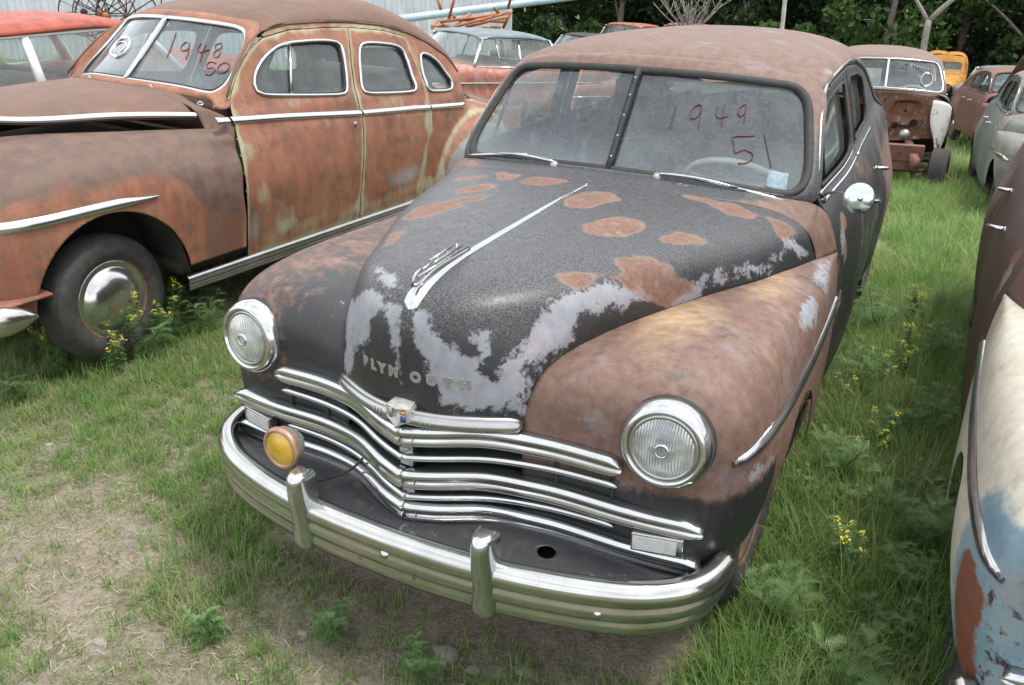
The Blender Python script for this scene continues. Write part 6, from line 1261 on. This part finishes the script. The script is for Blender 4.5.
for k in range(nsh):
    for lv, (za, zb) in enumerate(((-2.6, .30), (.26, 3.2))):
        if lv not in base_me:
            rows = [[(dv[0]*t+nv_[0]*(.022*math.sin(t*2*math.pi/.2)+.01*lv), dv[1]*t+nv_[1]*(.022*math.sin(t*2*math.pi/.2)+.01*lv), z) for t in tt] for z in (za, zb)]
            o = mk('iron_sheet', *gridcut(np.array(rows)), iron.m, shed); base_me[lv] = o.data
        else: o = bpy.data.objects.new('iron_sheet', base_me[lv]); COL.objects.link(o); o.parent = shed
        o.location = (dv[0]*wS*k+nv_[0]*.006*(k % 2), dv[1]*wS*k+nv_[1]*.006*(k % 2), 0)
for z in (3.2,): G().tube([(0,0,z),(dv[0]*LN, dv[1]*LN, z)], .12, 6).make('eave', iron.m, shed)
G().add([(0,0,3.2),(dv[0]*LN,dv[1]*LN,3.2),(dv[0]*LN-nv_[0]*7,dv[1]*LN-nv_[1]*7,5.2),(-nv_[0]*7,-nv_[1]*7,5.2)], [(0,1,2,3)]).make('roof', iron.m, shed, smooth=False)
for e_ in (0, LN): G().add([(dv[0]*e_,dv[1]*e_,-2.6),(dv[0]*e_,dv[1]*e_,3.2),(dv[0]*e_-nv_[0]*7,dv[1]*e_-nv_[1]*7,5.2),(dv[0]*e_-nv_[0]*7,dv[1]*e_-nv_[1]*7,-2.6)], [(0,1,2,3)]).make('end_wall', iron.m, shed, smooth=False)
wood = simple('old_iron_and_wood', (.045,.032,.026), .8, 0, .5, 8); rhub = simple('rusty_hub', (.30,.11,.04), .8)
def at_y(px, py, dist):
    d = (fw+r2*((px-512)/865.094)-u2*((py-342.5)/865.094)).normalized(); return Vector(CAM)+d*dist
for i, (px, py, dist, rr, tilt, hub, lab) in enumerate([(84,12,26.5,.58,.2,0,'leftmost thin-spoked wagon wheel leaning on the shed'), (100,14,26.3,.62,.32,1,'wagon wheel second from the left against the shed'), (106,16,26.0,.72,.0,1,'wagon wheel with an orange-rusty hub leaning on the shed'), (127,16,25.9,.80,-.25,0,'large dark wagon wheel in the middle of the row against the shed'), (186,4,27.0,.62,.1,0,'wagon wheel in the right group against the shed, above the windshield'), (204,2,27.2,.66,-.15,0,'rightmost dark wagon wheel against the shed')]):
    c_ = at_y(px, py, dist); w_ = thing('wagon_wheel', lab, 'wheel', c_, 0, 'wagon wheels leaning on the shed'); ax = Vector((nv_[0], nv_[1], .25+.1*math.sin(i))); ax = ax+Vector((dv[0], dv[1], 0))*tilt; m_ = axm((0,0,0), ax)
    G().lathe([(rr,-.03),(rr+.03,-.03),(rr+.03,.03),(rr,.03),(rr,-.03)], 32, m_).make('rim', wood, w_)
    for k in range(12): G().tube([m_ @ Vector((.08*math.cos(k*math.pi/6), .08*math.sin(k*math.pi/6), 0)), m_ @ Vector((rr*math.cos(k*math.pi/6), rr*math.sin(k*math.pi/6), 0))], .016 if i not in (0, 4) else .008, 5).make('spoke', wood, w_)
    G().lathe([(.001,-.1),(.08,-.1),(.09,0),(.06,.12),(.001,.12)], 12, m_).make('hub', rhub if hub else wood, w_)
bp = simple('pale_blue_pipe_paint', (.33,.46,.52), .45, 0, .15, 3)
p0, p1 = at_y(386, 21, 21), at_y(640, -12, 23)
pipe = G().tube(curve([p0, (p0+p1)/2, p1], 12), .085, 12).make('pipe', bp); tag(pipe, 'long pale blue pipe slanting up in front of the shed', 'pipe')
G().lathe([(.05,-.05),(.05,.3),(.001,.3)], 10, axm(p0, (p0-p1))).make('pipe_stub', MAT['pot'], pipe)
om = simple('rusty_orange_frame', (.32,.12,.05), .7, 0, .3, 6); fr = thing('rack', 'rusty orange tubular frame under the blue pipe', 'frame', at_y(470, 24, 17))
base = at_y(470, 24, 17)
for a, b in (((432,28),(438,20)),((441,21),(449,30)),((440,22),(508,13)),((446,29),(511,12)),((511,12),(503,28)),((466,27),(508,17)),((452,28),(470,14)),((455,16),(451,20)),((436,-6),(441,10)),((456,-8),(449,18)),((494,8),(500,14)),((470,29),(500,27)),((512,-6),(508,8)),((447,19),(505,22)),((432,26),(448,26))):
    q0 = at_y(a[0], a[1], 17+.3*math.sin(a[0])); q1 = at_y(b[0], b[1], 17.3+.3*math.sin(b[1])); G().tube([q0-base, q1-base], .028, 6).make('frame_bar', om, fr)
pole = G().tube([at_y(781, 40, 25)+Vector((0,0,-2.0)), at_y(781, 40, 25), at_y(789, -40, 25.3), at_y(789,-40,25.3)+Vector((.0,0,3.5))], .055, 10).make('utility_pole', simple('weathered_grey_pole', (.34,.32,.29), .85, 0, .25, 10)); tag(pole, 'thin grey pole rising in front of the trees above the black sedan', 'pole')

# ------------------------------------------------------------------ trees
MAT['bark'] = simple('grey_bark', (.16,.14,.12), .9, 0, .35, 14, .5); MAT['palebark'] = simple('pale_bark', (.20,.185,.165), .9, 0, .3, 14, .4)
lf = [leafmat('tree_leaves_%s' % n_, a, b, c, .8, .25) for n_, a, b, c in (('dark', (.018,.040,.011), (.036,.070,.019), (.028,.056,.016)), ('mid', (.028,.068,.014), (.062,.120,.027), (.05,.09,.025)), ('deep', (.016,.038,.014), (.034,.066,.022), (.03,.055,.02)))]
def tree(X, Y, h, rad, mat, lab, seed, nl=6500, bark=None, trunk_r=.16, low=.0, lean=0.0):
    r_ = np.random.RandomState(seed); Z = float(terr(X, Y)); t = thing('tree', lab, 'tree', (X, Y, Z), 0, 'trees along the back'); g = G(); cl = []
    top = np.array([lean, 0, h*.8]); g.tube(curve([(0,0,-.2),(lean*.2,0,h*.25),(lean*.5+.1,0,h*.5),tuple(top)], 12), list(np.linspace(trunk_r, trunk_r*.25, 12)), 8)
    for k in range(10):
        a = r_.rand()*6.28; z0 = h*r_.uniform(.15, .7); e_ = np.array([math.cos(a)*rad*r_.uniform(.5, .95), math.sin(a)*rad*r_.uniform(.5, .95), z0+h*r_.uniform(-.05, .25)]); s0 = np.array([lean*z0/h, 0, z0])
        g.tube(curve([s0, (s0+e_)/2+np.array([0,0,.15]), e_], 6), list(np.linspace(trunk_r*.4, .015, 6)), 5); cl.append(e_)
    g.make('trunk', bark or MAT['bark'], t)
    nC = 46; C_ = []
    for k in range(nC):
        a = r_.rand()*6.28; q = r_.rand()**.5*rad; z = h*(low+(1-low)*r_.rand()); q *= (1-.45*abs(z/h-.45)); C_.append((math.cos(a)*q+lean*z/h, math.sin(a)*q, z, r_.uniform(.35, .85)*rad*.36))
    C_ = np.array(C_+[(*e_, rad*.3) for e_ in cl]); i = r_.randint(0, len(C_), nl); d = r_.normal(0, 1, (nl, 3)); d /= np.linalg.norm(d, axis=1)[:,None]; rr_ = r_.uniform(.55, 1.12, nl)[:,None]
    P = C_[i,:3]+d*rr_*C_[i,3:4]*np.array([1,1,.72]); P[:,2] = np.maximum(P[:,2], .05); s_ = r_.uniform(.05, .12, nl)*(1.3)
    u_ = r_.normal(0, 1, (nl, 3)); u_ /= np.linalg.norm(u_, axis=1)[:,None]; v_ = np.cross(u_, r_.normal(0, 1, (nl, 3))); v_ /= np.linalg.norm(v_, axis=1)[:,None]
    V = np.stack([P-u_*s_[:,None], P+v_*s_[:,None]*.55, P+u_*s_[:,None], P-v_*s_[:,None]*.55], 1).reshape(-1, 3); F = np.arange(nl*4).reshape(-1, 4)
    me = bpy.data.meshes.new('crown'); me.vertices.add(len(V)); me.vertices.foreach_set('co', V.reshape(-1)); me.loops.add(nl*4); me.loops.foreach_set('vertex_index', F.reshape(-1).astype(np.int32)); me.polygons.add(nl); me.polygons.foreach_set('loop_start', (np.arange(nl)*4).astype(np.int32)); me.update(calc_edges=True)
    me.materials.append(mat); at = me.attributes.new('tone', 'FLOAT', 'POINT'); tn = np.clip(.5+.5*r_.normal(0, 1, len(C_)), 0, 1); at.data.foreach_set('value', np.repeat(np.clip(tn[i]+r_.normal(0, .2, nl), 0, 1), 4).astype(np.float32))
    o = bpy.data.objects.new('crown', me); COL.objects.link(o); o.parent = t
    return t
TR_ = [(-16.6,29.0,7.5,2.6,1,'leafy green tree at the right end of the shed'), (-13.6,31.0,8,2.9,0,'dark tree behind the black rounded car'), (-10.8,29.5,7,2.5,1,'bright leafy tree left of the bare branches'), (-8.6,32.5,8.5,3.0,2,'very dark tree behind the bare branches'), (-6.4,30.0,7,2.6,0,'dark green tree left of the thin grey pole'), (-3.9,32.0,8,2.8,2,'shadowy tree right of the thin grey pole'), (-1.8,29.5,7,2.5,1,'mid-green tree above the stripped sedan roof'), (.3,32.5,8.5,2.9,2,'deep green tree behind the pale trunk'), (2.3,30.0,7.5,2.7,1,'bright green tree above the yellow truck'), (4.6,31.5,8,2.9,0,'dark leafy tree at the right edge of the frame'), (7.4,33.0,8,3.0,1,'tree beyond the right edge cars'), (-19.5,31.5,7.5,2.8,0,'tree behind the end of the shed')]
for i, (x, y, h, r, k, lab) in enumerate(TR_): tree(x, y, h, r, lf[k], lab, 20+i, nl=8500)
for i in range(9): 
    x = -15+i*2.5; o = tree(x, 36.5+(i % 2), 9, 3.3, lf[2], 'shaded tree deep in the wood, '+['first','second','third','fourth','fifth','sixth','seventh','eighth','last'][i]+' from the left of the second row', 60+i, nl=8000); o['group'] = 'trees in the second row'
for i, (x, y) in enumerate(((-11.5,26.8),(-4.6,27.2),(2.6,29.2),(4.4,27.5))):
    tree(x, y, 2.3, 1.3, lf[i % 2], ['low bush left of the bare branches', 'low bush behind the stripped sedan roof', 'low bush behind the yellow truck', 'low bush behind the pale blue car'][i], 90+i, nl=3600, trunk_r=.05)
# pale leaning trunk with a fork, and the bare shrub
b0 = at_y(922, 62, 26.5); q = thing('tree', 'pale forked bare trunk in front of the dark trees, above the stripped sedan', 'tree', b0); g = G()
def rel(px, py, d=26.5): return at_y(px, py, d)-b0
g.tube(curve([rel(922, 105), rel(922, 62), rel(926, 34), rel(929, 20)], 8), [.12,.115,.11,.10,.095,.09,.085,.085], 8); g.tube(curve([rel(929, 21), rel(940, 10), rel(956, -3), rel(985, -30)], 8), list(np.linspace(.075, .04, 8)), 7); g.tube(curve([rel(928, 22), rel(921, 8), rel(912, -8), rel(905, -30)], 8), list(np.linspace(.055, .03, 8)), 7); g.make('trunk', MAT['palebark'], q)
b0 = at_y(690, 34, 25.5); q = thing('shrub', 'leafless grey shrub with fanned branches above the black sedan roof', 'shrub', b0, 0); g = G(); r_ = np.random.RandomState(5)
for k in range(16):
    ex, ey = 655+k*5+r_.uniform(-3, 3), r_.uniform(-18, 6); mx, my = 690+(ex-690)*.45+r_.uniform(-2, 2), 20+r_.uniform(-3, 3); dd = 25.5+r_.uniform(-.6, .6)
    pts = curve([rel(690, 60, 25.5), rel(690+(ex-690)*.12, 34, 25.5), rel(mx, my, dd), rel(ex, ey, dd)], 9); g.tube(pts, list(np.linspace(.035, .010, 9)), 5)
    for j in (4, 5, 6, 7):
        e2 = Vector(pts[j])+Vector((r_.uniform(-.35, .35), r_.uniform(-.3, .3), r_.uniform(.15, .5))); g.tube([Vector(pts[j]), e2], [.012, .005], 4)
g.make('branches', MAT['palebark'], q)

# the wood beyond, one mass
r_ = np.random.RandomState(9); n = 42000; x = r_.uniform(-48, 26, n); y = r_.uniform(40, 48, n); z = terr(x, y)+r_.rand(n)**.8*(8+2.5*vnoise(np.stack([x+60, y, 0*x], 1), .25)); P = np.stack([x, y, z], 1); s_ = r_.uniform(.18, .42, n)
u_ = r_.normal(0, 1, (n, 3)); u_ /= np.linalg.norm(u_, axis=1)[:,None]; v_ = np.cross(u_, r_.normal(0, 1, (n, 3))); v_ /= np.linalg.norm(v_, axis=1)[:,None]
V = np.stack([P-u_*s_[:,None], P+v_*s_[:,None]*.55, P+u_*s_[:,None], P-v_*s_[:,None]*.55], 1).reshape(-1, 3)
me = bpy.data.meshes.new('far_wood'); me.vertices.add(len(V)); me.vertices.foreach_set('co', V.reshape(-1)); me.loops.add(n*4); me.loops.foreach_set('vertex_index', np.arange(n*4).astype(np.int32)); me.polygons.add(n); me.polygons.foreach_set('loop_start', (np.arange(n)*4).astype(np.int32)); me.update(calc_edges=True); me.materials.append(lf[2])
at = me.attributes.new('tone', 'FLOAT', 'POINT'); at.data.foreach_set('value', np.repeat(r_.rand(n), 4).astype(np.float32)); o = bpy.data.objects.new('far_wood', me); COL.objects.link(o); o['kind'] = 'stuff'
